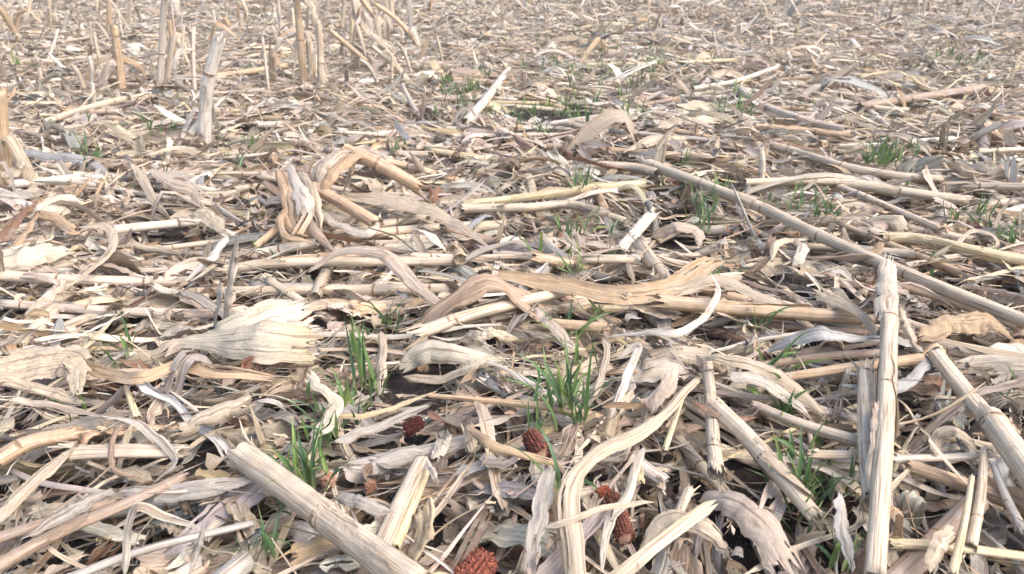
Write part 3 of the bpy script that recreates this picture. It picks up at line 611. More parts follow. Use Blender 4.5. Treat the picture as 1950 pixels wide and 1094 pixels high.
S([(-30,1040,.0),(110,992,.0),(220,958,.0)], (24,16), 'umber', 'narrow brown stalk beside the long corner stalk', 'the narrow brown corner stalk', [])
S([(120,1110,.01),(280,1050,.01),(480,1000,.004)], (20,14), 'grey', 'greyish straw stalk low in the bottom left corner', 'the greyish corner stalk', [])
S([(140,872,.004),(240,868,.006),(345,868,.004)], (44,40), 'beige', 'flattened beige stalk crossed by a curled dark strip', 'the flattened beige stalk', [(142,872)], flat=.6)
S([(820,756,.012),(960,770,.012),(1050,780,.01),(1140,802)], (10,22), 'tan', 'tan pointed stalk lying level behind the front shoots', 'the tan pointed stalk', [(1050,780)])
S([(1874,862,.02),(1866,950,.02),(1848,1045,.015)], (15,22), 'cream', 'thin yellow stalk with dark specks under the thick right stalk', 'the thin specked yellow stalk', [(1861,985)])
S([(1850,912,.03),(1835,1000,.03),(1812,1100,.03)], (10,19), 'straw', 'thin pointed straw stalk in the bottom right corner', 'the thin pointed straw stalk', [])
S([(1892,890,.02),(1915,950,.02),(1946,1012,.01)], (13,18), 'pale', 'thin pale stalk slanting to the bottom right corner', 'the thin pale corner stalk', [(1918,957)])
S([(1738,896,.006),(1850,935,.006),(1980,985,.006)], (26,34), 'tan', 'dark-ended tan stalk lying behind the thin yellow stalks', 'the dark-ended tan stalk', [])
S([(1500,722,.004),(1640,702,.006),(1750,690,.004)], (18,24), 'tan', 'tan stalk passing behind the tall pale foreground stalk', 'the tan crossing stalk', [])
S([(1440,700,.004),(1560,684,.004),(1690,676,.004)], (14,18), 'umber', 'brown stalk beside the bare soil under the bluish leaf', 'the brown soil-side stalk', [])
S([(1700,1040,.012),(1800,1045,.012),(1980,1068,.01)], (26,22), 'straw', 'straw strip lying level along the bottom right edge', 'the bottom level straw strip', [], flat=.5)
S([(1700,878,.01),(1820,874,.01),(1960,866,.01)], (20,16), 'pale', 'pale split strip crossing behind the tall foreground stalk', 'the pale split strip', [], flat=.5)
S([(1545,870,.006),(1640,872,.006),(1720,876,.006)], (24,24), 'cream', 'cream split stalk left of the tall foreground stalk', 'the cream split stalk', [], flat=.5)
S([(1440,778,.004),(1520,812,.004),(1640,850,.004)], (20,28), 'beige', 'beige stalk slanting under the front right shoots', 'the beige slanting stalk', [])
S([(240,740,.01),(262,800,.004)], (9,17), 'straw', 'short yellow stalk peg under the long curled leaf at left', 'the short yellow peg', [], fr=(0,0))
S([(1280,1010,.01),(1310,940,.01)], (18,22), 'beige', 'short pointed stalk splinter right of the red cob', 'the short pointed splinter', [])
S([(1300,756,.014),(1265,862,.004)], (10,13), 'straw', 'yellow stem stub between curling leaves in the front middle', 'the yellow stem stub', [])

# upright stubble of the row at the upper left
UP = dict(upright=True, name='stalk_stub', cat='stubble', group='upright stubble')
S([(388,268),(392,190),(402,135),(418,74)], (24,21), 'white', 'leaning pale stub with a white split top, in front of the left row', 'the leaning white-topped stub', [(402,138)], **UP)
S([(8,345),(3,262),(-2,175)], (32,28), 'tan', 'warm orange stalk standing at the left edge', 'the orange stalk at the left edge', [(3,262)], **UP)
S([(232,165),(224,95),(217,52)], (15,14), 'tan', 'short orange stub with a pale cut top and arching leaves', 'the short orange stub', [(221,70)], **UP)
S([(206,60),(208,25),(204,-60)], 9, 'tan', 'slim tan stem standing behind the short orange stub', 'the slim tan stem', [], **UP)
S([(303,158),(308,95),(314,-30)], (13,11), 'pale', 'grey weathered stalk standing tall right of the orange stub', 'the grey weathered stub', [(306,100)], **UP)
S([(336,118),(326,70),(322,40)], (9,8), 'tan', 'thin tan stub behind the grey weathered stub', 'the thin tan stub', [], **UP)
S([(578,158),(572,80),(562,-40)], (13,11), 'tan', 'tall orange stalk of the row running out of the top', 'the tall orange stub', [(574,78)], **UP)
S([(610,160),(610,100),(606,42)], (13,12), 'beige', 'straight beige stub with dark joint right of the tall orange one', 'the straight beige stub', [(610,120)], **UP)
S([(720,134),(668,92),(628,58)], (13,10), 'tan', 'brown-ended stalk leaning left off the beige stub', 'the brown-ended leaning stub', [(655,84)], **UP)
S([(669,90),(670,38)], (9,8), 'straw', 'small yellow stub behind the leaning stub', 'the small yellow stub', [], **UP)
S([(735,50),(700,15),(672,-30)], (11,9), 'tan', 'tan stalk leaning left at the top edge', 'the tan stub leaning left', [], **UP)
S([(800,88),(760,42),(715,8)], (11,9), 'tan', 'long tan stalk leaning left with a pale tip on the ground', 'the long tan leaning stub', [(782,72)], **UP)
S([(782,156),(745,120),(708,88)], (14,8), 'beige', 'beige stub leaning over a white stalk chip', 'the beige stub leaning low', [], **UP)
S([(94,48),(92,-20)], (8,7), 'beige', 'thin beige stub at the top left edge', 'the thin beige far stub', [], **UP)
S([(30,70),(36,30),(48,20)], (7,6), 'tan', 'bent tan stub at the far top left', 'the bent tan far stub', [], **UP)
S([(80,44),(52,18)], (7,6), 'tan', 'short tan stem leaning beside the bent far stub', 'the short tan far stub', [], **UP)
S([(535,66),(528,-20)], (7,6), 'pale', 'thin pale stem behind the tall orange stub', 'the thin pale stem', [], **UP)
S([(585,40),(615,-5)], (7,6), 'pale', 'pale stem leaning right near the top edge', 'the pale stem leaning right', [], **UP)
S([(175,92),(172,45)], (6,5), 'beige', 'thin beige stub left of the short orange stub', 'the thin beige left stub', [], **UP)
S([(1242,66),(1262,14)], (5,6), 'umber', 'small dark brown stub standing far off in the middle', 'the small brown far stub', [], **UP)
S([(1692,45),(1700,8)], (5,5), 'umber', 'dark stub far off at the upper right', 'the dark far stub', [], **UP)
S([(1770,26),(1768,-12)], (5,5), 'umber', 'thin brown stub at the top edge on the right', 'the thin brown far stub', [], **UP)
S([(1905,22),(1862,-8)], (5,5), 'beige', 'beige stub leaning left at the far upper right', 'the beige far right stub', [], **UP)
S([(1840,40),(1855,-5)], (5,6), 'tan', 'tan stub leaning right at the far upper right', 'the tan far right stub', [], **UP)
S([(120,60),(128,22)], (6,6), 'pale', 'pale stub with folded leaf far at the left', 'the pale far left stub', [], **UP)
S([(245,50),(250,-10)], (6,5), 'beige', 'beige stem at the top between grey and orange stubs', 'the beige top stem', [], **UP)
S([(750,38),(742,-20)], (7,6), 'cream', 'cream stub at the top edge right of the leaning pair', 'the cream top stub', [], **UP)
S([(820,20),(823,-20)], (6,6), 'tan', 'tan stub at the top edge above the far litter', 'the tan top edge stub', [], **UP)
S([(1008,12),(1010,-30)], (5,5), 'tan', 'small tan stub at the top edge in the middle', 'the small tan top stub', [], **UP)
S([(172,168),(176,140),(170,110)], (8,9), 'pale', 'pale torn stub in front of the short orange stub', 'the pale torn stub', [], **UP)
S([(180,200),(176,160)], (9,7), 'white', 'whitish peg below the arching leaf on the left', 'the whitish peg', [], **UP)
RU = []
def wild(px, py, kind, wpx):
    P0 = at(px, py, 0); P0[2] -= .01; r = np.random.default_rng(nseed()); h = r.uniform(.05, .24); a = r.uniform(0, 6.28); l = abs(r.normal(0, .5)) * h; col = ['tan', 'pale', 'beige', 'pale', 'cream', 'pink', 'cream', 'beige'][r.integers(8)]
    top = P0 + np.array([math.cos(a) * l, math.sin(a) * l, h]); mid = (P0 + top) / 2 + np.array([0, 0, r.uniform(-.01, .03)])
    rd = px_m(wpx, P0) / 2
    if kind == 0: o, _ = make_stalk(catmull([P0, mid, top], 12), rd, col, 'stalk_stub', ns=None, nc=8, fr=(0, 1), sheath=r.random() < .4, base=P0); tag(o, None, 'stubble', 'upright stubble'); (droop(o, catmull([P0, mid, top], 12), rd, col, 1) if r.random() < .55 else None); pts = np.array([P0, top])
    else:
        end = top + np.array([math.cos(a) * h * .5, math.sin(a) * h * .5, -h * r.uniform(.2, .9)]); Pc = catmull([P0, top, end], 14)
        V, Q, UV, C = ribbon_mesh(Pc - P0, rd * 3.2, col, nc=5, curl=r.uniform(.5, 2)); o = link(bpy.data.objects.new('corn_leaf', mesh_np('corn_leaf', V, Q, UV, C, M_LEAF))); o.location = P0; tag(o, None, 'dry leaf', 'dry corn leaves'); pts = np.array([P0, end])
    a_, b_, _ = project(pts); RU.append(dict(o=o, px=float(a_.mean()), py=float(b_.mean()), col=WORD[col], word='standing stub' if kind == 0 else 'standing leaf', L=h, W=rd, curl=0, bend=0, twist=0, fold=0, dir=(a_[1] - a_[0], b_[1] - b_[0]), size=float(np.hypot(a_[1] - a_[0], b_[1] - b_[0]))))
ur = np.random.default_rng(5)
for _ in range(62): wild(ur.uniform(0, 850), 8 + 165 * ur.random() ** 1.4, int(ur.random() < .5), ur.uniform(4, 9))
for _ in range(16): wild(ur.uniform(880, 1950), ur.uniform(4, 60), int(ur.random() < .5), ur.uniform(3, 5))
for _ in range(30): wild(ur.uniform(540, 800), ur.uniform(30, 160), int(ur.random() < .7), ur.uniform(4, 8))
# hanging and leaning leaves of the row
A = dict(absy=True)
Lf([(165,160),(175,128,.02),(225,112,.0),(265,128,-.02),(278,155,-.03)], 15, 'tan', 'tan leaf arching over the foot of the short orange stub', 'the tan arching leaf', **A)
Lf([(575,60),(560,90,-.02),(540,120,-.03),(530,135,-.03)], 15, 'pale', 'pale leaf hanging left from the tall orange stub', 'the pale hanging leaf', **A)
Lf([(575,55),(562,95,-.04),(552,135,-.05)], 10, 'cream', 'narrow cream leaf hanging beside the tall orange stub', 'the narrow hanging leaf', **A)
Lf([(700,140),(745,100,.02),(700,60,.03),(690,20,.03)], 18, 'pink', 'pinkish leaf crumpled between the leaning stubs', 'the pinkish crumpled leaf', rip=.3, crum=.3, **A)
Lf([(560,150),(520,160,-.05),(470,186,-.1)], 14, 'cream', 'cream leaf trailing left from the stubble row', 'the cream trailing leaf')
Lf([(350,272),(372,240,.03),(400,212,.04),(428,186,.05)], 18, 'pale', 'pale peeled rind spreading from the leaning stub', 'the pale peeled rind', curl=2.0)
Lf([(340,280),(355,240,.02),(372,205,.03)], 14, 'grey', 'grey peeled rind at the foot of the leaning stub', 'the grey peeled rind', curl=1.5)
Lf([(-10,215,.10),(10,200,.12),(26,180,.14),(30,168,.15)], 9, 'orange', 'orange curl peeling off the stalk at the left edge', 'the orange peeling curl', curl=1.5)
Lf([(5,330,.03),(30,330,.03),(42,300,.06)], 28, 'cream', 'small cream leaf scrap against the orange edge stalk', 'the small cream scrap')
# named leaves and husks
HK = dict(name='corn_husk', cat='husk', group='corn husks')
Lf([(20,288,.01),(90,302,.014),(150,306,.014),(212,338)], 27, 'blue', 'bluish grey leaf with ragged lower edge on the left', 'the bluish grey left leaf', curl=.6, jag=.15)
Lf([(200,365),(235,335,.01),(290,312,.012),(325,314)], 9, 'cream', 'slender cream strip arching beside the bluish grey leaf', 'the slender cream strip')
FN = dict(curl=.7, tear=.28, slits=1, nc=15, jag=.02, crum=.02, rip=.02, cor=.15, face=1.1, **HK)
Lf([(345,658,.015),(410,660,.022),(490,658,.03),(596,664,.03)], 84, 'bright', 'big smooth cream husk spread like a fan, lower layer', 'the big fan-shaped husk', width=[.25,.5,.85,1.0,.85], tipcol='straw', **FN)
Lf([(385,652,.02),(440,636,.035),(500,616,.04),(580,592,.035)], 74, 'bright', 'upper cream layer of the fan-shaped husk with a torn right edge', 'the upper fan layer', width=[.3,.7,1.0,1.0,.9], **FN)
Lf([(430,662,.01),(510,640,.02),(612,636,.02)], 46, 'pale', 'narrow pale tongue between the two fan husk layers', 'the pale fan tongue', width=[.3,.8,1.0,.4], **FN)
Lf([(-5,505,.012),(50,488,.016),(126,478,.012)], 62, 'bright', 'rounded pale husk with grey specks near the left edge', 'the rounded pale husk', curl=1.8, width=[.9,1,1,1,.9,.55], nc=11, jag=.01, crum=.02, face=.9, **HK)
Lf([(70,412,.012),(110,392,.02),(152,398,.012)], 58, 'bright', 'pale cupped husk with a small hole behind the rounded husk', 'the cupped husk with a hole', curl=1.4, width=[.6,1,1,.9,.8], nc=11, jag=.03, face=.9, **HK)
Lf([(-10,470,.02),(30,425,.04),(72,388,.05)], 36, 'brown', 'dark brown torn leaf at the left edge', 'the dark brown leaf', curl=.9, jag=.25, tear=.6)
Lf([(10,500,.01),(45,455,.03),(74,408,.04)], 16, 'orange', 'orange rind strip along the dark brown leaf', 'the orange rind strip')
Lf([(70,408,.02),(110,420,.02),(140,445,.01),(158,445)], 24, 'tan', 'tan curved leaf right of the dark brown leaf', 'the tan curved leaf')
Lf([(150,440,.02),(200,435,.03),(217,462,.03),(195,500,.02),(125,556)], 22, 'cream', 'cream leaf bending round like a hook on the left', 'the cream hooked leaf', twist=.8, curl=.9)
Lf([(365,412,.02),(395,415,.03),(428,448,.02)], 34, 'cream', 'cream folded leaf above the white sheath', 'the cream folded leaf')
Lf([(430,455,.02),(400,495,.015),(355,538)], 26, 'white', 'white sheath tube slanting below the cream folded leaf', 'the white sheath tube', curl=2.4, **HK)
Lf([(255,315,.015),(275,350,.02),(300,395,.01),(325,420)], 20, 'beige', 'beige twisted leaf in the left middle', 'the beige twisted leaf', twist=1.4)
Lf([(290,325,.02),(330,352,.03),(370,365,.025),(382,400,.01)], 26, 'pink', 'pinkish ribbon folding down left of the centre', 'the pinkish folded ribbon', twist=1.0)
Lf([(280,300,.008),(340,285,.014),(390,300,.01),(430,290)], 16, 'cream', 'cream ribbon with brown edge in the upper left', 'the brown-edged ribbon', tipcol='tan')
Lf([(425,622,.0),(435,560,-.01),(444,500,-.01),(452,448,-.01)], 24, 'pale', 'weathered pale strip standing upright left of centre', 'the weathered upright strip', curl=1.8, jag=.12, absy=True)
Lf([(408,630,.0),(418,580,-.01),(422,540,-.01)], 14, 'grey', 'grey split strip beside the weathered upright strip', 'the grey split strip', absy=True)
Lf([(540,330,.06),(556,380,.05),(566,430,.03),(600,452,.02),(632,484,.004)], 44, 'tan', 'knotted brown and cream sheath bent over in the centre left', 'the knotted brown sheath', curl=2.6, width=[.35,.6,.85,1,.7,.3], tipcol='umber', nc=13, **HK)
Lf([(528,328,.07),(542,370,.05),(550,430,.03),(585,460,.02)], 22, 'orange', 'orange fibre bundle beside the knotted brown sheath', 'the orange fibre bundle', curl=2.2)
Lf([(552,322,.065),(570,365,.06),(582,410,.05),(560,450,.03)], 40, 'pale', 'greyish pale torn top of the knotted sheath', 'the torn pale knot top', curl=1.6, slits=3, tipcol='tan', width=[.5,.9,1,.7], name='corn_husk', cat='husk', group='corn husks')
Lf([(545,395,.04),(533,425,.035),(548,455,.025),(600,470,.02)], 18, 'orange', 'orange loop wrapped round the base of the knot', 'the orange knot loop', curl=1.8)
Lf([(575,400,.05),(598,440,.035),(618,465,.02),(645,490,.01)], 20, 'umber', 'dark brown folded tail of the knotted sheath', 'the dark knot tail', curl=1.8)
Lf([(612,368,.05),(640,325,.085),(680,300,.10),(705,305,.095)], 30, 'orange', 'brown orange underside of the pinkish bent leaf', 'the orange bent underside', curl=2.0)
Lf([(598,352,.05),(612,318,.08),(650,290,.105),(700,288,.10),(725,305,.09)], 36, 'pink', 'pale pinkish hood folded over the leaning orange stalk', 'the pinkish hood', curl=2.4, fold=.3, slits=2)
Lf([(572,330,.07),(592,360,.06),(606,400,.04),(612,440,.02)], 18, 'cream', 'cream torn strip between knot and raised stalks', 'the cream torn strip', curl=1.0)
Lf([(605,356,.055),(618,320,.085),(645,296,.105),(672,296,.105)], 44, 'pink', 'pinkish bent leaf at the top of the leaning orange stalk', 'the pinkish bent leaf', curl=1.8, width=[.3,.7,1,.9,.5])
Lf([(672,302,.10),(668,330,.07),(655,370,.02)], 16, 'cream', 'narrow cream tongue hanging under the bent leaf', 'the narrow hanging tongue', curl=.8)
Lf([(612,402,.012),(640,430,.012),(690,448,.014),(718,436,.02),(724,412,.03)], 20, 'pale', 'pale curl looping round the end of the raised stalk', 'the pale looping curl', twist=.8)
Lf([(655,378,.02),(740,385,.03),(800,400,.03),(870,432,.025),(935,482,.004)], 44, 'beige', 'wide translucent beige leaf right of the raised stalks', 'the wide translucent leaf', curl=.5, width=[.4,1,1,.8,.5,.15], jag=.12)
Lf([(590,520,.01),(655,482,.04),(735,492,.05),(790,550,.03),(862,606,.004)], 34, 'pink', 'long pinkish leaf arching over the level cream stalk', 'the long arching leaf', curl=1.0, width=[.3,.8,1,1,.8,.4], twist=.5)
Lf([(940,532,.02),(1050,548,.022),(1180,572,.026),(1280,552,.03),(1362,504,.03)], 46, 'tan', 'wide brown-veined leaf sagging across the centre', 'the wide brown-veined leaf', curl=-1.0, width=[.5,.9,1,1,1,.9], nc=13, jag=.05)
Lf([(1200,588,.012),(1290,560,.03),(1370,540,.03),(1480,590,.015),(1560,640)], 30, 'beige', 'beige leaf continuing right from the brown-veined leaf', 'the beige trailing leaf', curl=.8)
Lf([(1158,650,.01),(1230,640,.025),(1290,640,.03),(1345,605,.04),(1368,560,.045),(1350,525,.045)], 18, 'white', 'white ribbon curving up over dark gaps right of centre', 'the white curving ribbon', twist=1.2, curl=.7, rip=.2)
Lf([(1150,655,.02),(1155,690,.01),(1130,770,.0)], 14, 'beige', 'beige hanging end of the white ribbon', 'the beige hanging end')
Lf([(765,700,.01),(800,672,.035),(850,672,.035),(905,688,.015),(960,690,.004)], 64, 'bright', 'puffed pale husk shaped like a hood', 'the puffed hood-shaped husk', curl=2.2, width=[.7,1,.9,.7,.35], nc=13, jag=.02, crum=.03, **HK)
Lf([(770,725,.006),(840,728,.012),(900,705,.02),(935,682,.02)], 22, 'cream', 'cream curved rim below the hood-shaped husk', 'the cream curved rim', curl=1.4)
Lf([(-10,712,.02),(60,700,.025),(125,690,.03),(155,706,.03)], 78, 'beige', 'broad beige leaf folded over at the left edge', 'the broad folded leaf', curl=.7, nc=11, width=[.8,1,1,.95,.8])
Lf([(128,690,.035),(150,716,.03),(148,762,.02)], 34, 'cream', 'cream folded flap of the broad left leaf', 'the cream folded flap', curl=.6, width=[.8,1,.9,.4])
Lf([(130,690,.012),(200,720,.02),(270,728,.024),(345,706,.024),(430,720,.018),(520,728,.01)], 34, 'tan', 'long wavy tan leaf running right from the folded flap', 'the long wavy leaf', curl=-.9, rip=.2, width=[.5,.9,1,1,1,.5])
Lf([(0,730,.01),(80,750,.012),(165,775,.008)], 24, 'cream', 'cream strip under the broad folded leaf', 'the cream under-strip')
Lf([(20,768,.02),(80,776,.02),(190,800,.014)], 18, 'pink', 'pinkish strip with curled end near the left edge', 'the pinkish curled strip', curl=1.4)
Lf([(340,822,.012),(400,796,.02),(482,764,.02)], 56, 'beige', 'rolled beige husk tube above the curled dark strip', 'the rolled husk tube', curl=3.6, width=[.7,1,1,.95], jag=.02, nc=13, **HK)
Lf([(200,800,.02),(260,812,.03),(305,850,.03),(334,888,.02),(300,925,.01),(275,958)], 18, 'pale', 'pale twisting ribbon hanging above the bottom left stalks', 'the pale twisting ribbon', twist=2.2, curl=.8)
Lf([(235,815,.03),(213,850,.025),(222,905,.015),(275,912,.008)], 18, 'umber', 'curled dark strip looping round the flattened stalk', 'the curled dark strip', curl=2.4, jag=.12)
Lf([(240,1105,.02),(244,1030,.05),(262,974,.075),(320,996,.06),(388,1022,.05)], 20, 'pale', 'pale leaf folded into an arch at the bottom left', 'the pale folded arch', curl=.9)
Lf([(388,1018,.05),(378,1060,.03),(364,1105,.01)], 14, 'pale', 'pale thin tip hanging from the folded arch', 'the pale thin tip')
Lf([(60,1030,.01),(130,985,.016),(200,945,.014)], 40, 'grey', 'broad grey leaf between the corner stalks', 'the broad grey leaf', curl=1.4, width=[.3,.9,1,.5])
Lf([(-20,1010,.02),(60,930,.03),(140,865,.03)], 34, 'beige', 'beige sheath slanting up from the left edge', 'the beige slanting sheath', curl=2.0)
Lf([(230,950,.008),(340,945,.012),(480,925,.008)], 40, 'grey', 'grey leaf lying level above the folded arch', 'the grey level leaf', curl=.6, width=[.5,1,1,1,.8,.3])
Lf([(1044,902,.03),(1028,980,.03),(1010,1090,.025)], 38, 'grey', 'flat grey green strip standing out at the bottom centre', 'the flat grey strip', curl=.25, jag=.06, width=[.7,.95,1,1,.85,.6])
Lf([(1330,728,.03),(1240,818,.035),(1140,872,.04),(1082,945,.04),(1094,1030,.03),(1100,1110,.02)], 40, 'cream', 'striped cream sheath curving from centre to the bottom edge', 'the striped curving sheath', curl=1.8, width=[.4,.7,.9,.9,1,1], nc=13)
Lf([(1050,930,.02),(1065,1000,.02),(1078,1105,.015)], 24, 'tan', 'tan strip hanging beside the striped sheath', 'the tan hanging strip', curl=1.2)
Lf([(1225,860,.02),(1190,960,.02),(1160,1000,.015),(1145,1100,.01)], 22, 'pale', 'pale leaf hanging right of the red cob', 'the pale leaf by the cob', curl=1.2)
Lf([(1040,1015,.03),(1090,1000,.035),(1160,975,.04),(1245,965,.03)], 14, 'cream', 'cream strip bridging over the red cob', 'the cream bridging strip')
Lf([(1338,688,.02),(1400,694,.035),(1470,716,.035),(1540,770,.02),(1565,800,.005)], 36, 'cream', 'specked cream leaf arching right from the smooth pale stalk', 'the specked arching leaf', curl=1.2, width=[.4,.8,1,.9,.4])
Lf([(1385,725,.02),(1440,730,.03),(1500,765,.02),(1540,800,.005)], 28, 'pale', 'pale underside leaf below the specked arching leaf', 'the pale underside leaf', curl=.7)
Lf([(1330,968,.015),(1390,962,.04),(1450,1010,.045),(1500,1085,.03)], 84, 'pink', 'large pinkish folded husk at the bottom right of centre', 'the large folded husk', curl=1.6, width=[.4,.9,1,.8], nc=13, jag=.06, crum=.08, **HK)
Lf([(1230,1040,.01),(1290,1000,.03),(1350,1020,.03),(1390,1060,.01)], 46, 'beige', 'beige crumpled husk left of the large folded husk', 'the beige crumpled husk', curl=1.5, crum=.15, **HK)
Lf([(1468,672,.012),(1510,652,.035),(1560,642,.05),(1610,650,.045),(1680,652,.03)], 34, 'blue', 'bluish white leaf arched over bare dark soil', 'the bluish arched leaf', curl=.9, width=[.5,1,.8,.5,.5])
Lf([(590,722,.03),(612,748,.035),(640,770,.03),(632,800,.02),(590,845,.006)], 36, 'bright', 'whitish green-tinged husk hanging among the front shoots', 'the whitish hanging husk', curl=1.2, width=[.7,.6,.5,1,.9,.4], jag=.02, **HK)
Lf([(1560,560,.02),(1610,585,.035),(1650,620,.04),(1680,650,.03)], 48, 'cream', 'cream triangular leaf pointing at the tall pale stalk', 'the cream triangular leaf', curl=.8, width=[1,.9,.5,.3])
Lf([(1760,648,.01),(1820,618,.025),(1890,624,.025),(1925,650,.01)], 54, 'tan', 'crumpled tan husk with orange edges at the right', 'the crumpled tan husk', curl=1.4, crum=.22, jag=.12, **HK)
Lf([(1712,590,.015),(1728,630,.02),(1745,672,.015)], 30, 'pink', 'shredded pinkish stalk tip beside the tall pale stalk', 'the shredded pinkish tip', curl=2.2, jag=.25, tear=.8)
Lf([(1688,510,.085),(1691,560,.078),(1692,615,.066)], 56, 'pale', 'torn pale sheath flaring at the top of the tall foreground stalk', 'the flaring torn sheath', curl=2.6, width=[.45,.9,1,.8], slits=4, tear=.8, nc=13)
Lf([(1668,780,.05),(1676,860,.05),(1668,950,.045),(1690,985,.04)], 44, 'pink', 'greyish pink sheath peeling beside the tall foreground stalk', 'the peeling pink sheath', curl=1.6, width=[.5,.9,1,.5], slits=2)
Lf([(1772,690,.02),(1720,740,.025),(1660,745,.02),(1600,742,.01)], 24, 'blue', 'bluish grey leaf sagging behind the tall pale stalk', 'the sagging bluish leaf', curl=.9)
Lf([(1320,775,.03),(1370,800,.035),(1440,805,.03)], 18, 'brown', 'brown folded leaf over the smooth pale stalk', 'the brown folded leaf', curl=1.2)
Lf([(1596,955,.04),(1604,1000,.04),(1622,1100,.04)], 30, 'white', 'white-lined husk strip with a green edge at the bottom', 'the green-edged white strip', curl=1.2, jag=.1, **HK)
Lf([(1770,1100,.02),(1785,1050,.03),(1815,1020,.03)], 36, 'cream', 'cream leaf tip at the bottom right edge', 'the cream bottom tip', width=[.6,.8,1,.8])
Lf([(1780,880,.02),(1790,838,.04),(1830,835,.045),(1860,870,.02)], 26, 'beige', 'beige curled loop left of the thick right edge stalk', 'the beige curled loop', curl=1.2)
Lf([(1195,290,.006),(1245,268,.02),(1308,268,.01)], 34, 'cream', 'cream boat-shaped husk below the bare soil patch', 'the boat-shaped husk', curl=1.6, width=[.2,.8,1,.8], **HK)
Lf([(1255,245,.006),(1300,232,.016),(1352,245,.006)], 22, 'beige', 'flat beige husk above the boat-shaped husk', 'the flat beige husk', **HK)
Lf([(1640,150,.01),(1700,138,.03),(1735,150,.03),(1775,180,.005)], 13, 'straw', 'straw-coloured leaf arching over a thick dull stalk', 'the straw arching leaf', curl=.6)
Lf([(1470,500,.012),(1480,470,.02),(1512,462,.02),(1528,490,.01),(1490,512,.006)], 18, 'cream', 'cream looped husk under the long slanting stalk', 'the cream looped husk', curl=1.6, **HK)
Lf([(1512,515,.005),(1525,490,.012),(1535,465,.016)], 22, 'pale', 'pale tongue of husk inside the looped husk', 'the pale husk tongue', **HK)
Lf([(1245,455,.006),(1290,436,.02),(1325,445,.02),(1332,475,.004)], 26, 'pink', 'pinkish leaf folded over the dark gap in the centre', 'the pinkish folded leaf')
Lf([(1820,470,.01),(1850,446,.02),(1890,455,.02),(1895,475,.01),(1850,480,.004)], 9, 'cream', 'thin cream loop above the straw stalk at the right', 'the thin cream loop')
Lf([(830,885,.02),(845,850,.03),(850,830,.03)], 28, 'pale', 'pale green petal-shaped leaf standing at the front centre', 'the petal-shaped leaf', curl=.8, width=[.7,1,1,.6], absy=True)
Lf([(810,885,.01),(828,915,.02),(835,935,.006)], 16, 'pale', 'pale curl below the petal-shaped leaf', 'the pale curl below', curl=1.5)
Lf([(890,815,.02),(930,850,.03),(1010,880,.02),(1075,895,.008)], 26, 'tan', 'tan hooked sheath left of the striped curving sheath', 'the tan hooked sheath', curl=1.5, width=[.9,1,.8,.5])
Lf([(640,800,.01),(700,800,.016),(760,780,.02),(830,755,.02)], 12, 'straw', 'yellow strip with tapering end behind the front shoots', 'the yellow tapering strip')
Lf([(640,850,.012),(730,815,.02),(820,780,.016)], 20, 'grey', 'greyish split leaf under the yellow tapering strip', 'the greyish split leaf')
Lf([(725,640,.02),(728,690,.015),(722,760,.01)], 22, 'beige', 'beige strip hanging beside the dark gap', 'the beige hanging strip', absy=False, curl=1.6)
Lf([(1025,598,.03),(1050,625,.03),(1085,665,.012)], 28, 'pink', 'pinkish blade-like leaf in front of the central shoots', 'the pinkish blade-like leaf', curl=.5)
Lf([(640,955,.008),(690,968,.012),(745,985,.006)], 30, 'grey', 'grey crinkled scrap beside the flat olive strip', 'the grey crinkled scrap')
Lf([(1040,100,.01),(1100,104,.012),(1190,110,.008)], 14, 'umber', 'reddish brown shredded sheath far in the middle', 'the reddish shredded sheath')
Lf([(880,655,.01),(930,640,.03),(985,655,.01)], 26, 'cream', 'cream crinkled leaf right of the hood-shaped husk', 'the cream crinkled leaf', crum=.3, rip=.3)
Lf([(1175,690,.02),(1215,670,.03),(1180,760,.015),(1165,800,.01)], 18, 'white', 'white narrow leaf right of the central shoots', 'the white narrow leaf')
Lf([(1240,790,.015),(1270,740,.03),(1290,700,.03)], 34, 'pink', 'pinkish twisted leaf left of the smooth pale stalk', 'the pinkish twisted leaf', twist=1.2)
Lf([(0,85,.01),(30,60,.03),(52,48,.03)], 9, 'pink', 'pinkish far leaf at the top left corner', 'the pinkish far leaf')
Lf([(860,92,.02),(905,100,.02),(935,112,.01)], 12, 'tan', 'curled tan leaf far up in the middle', 'the curled far tan leaf', curl=1.5)

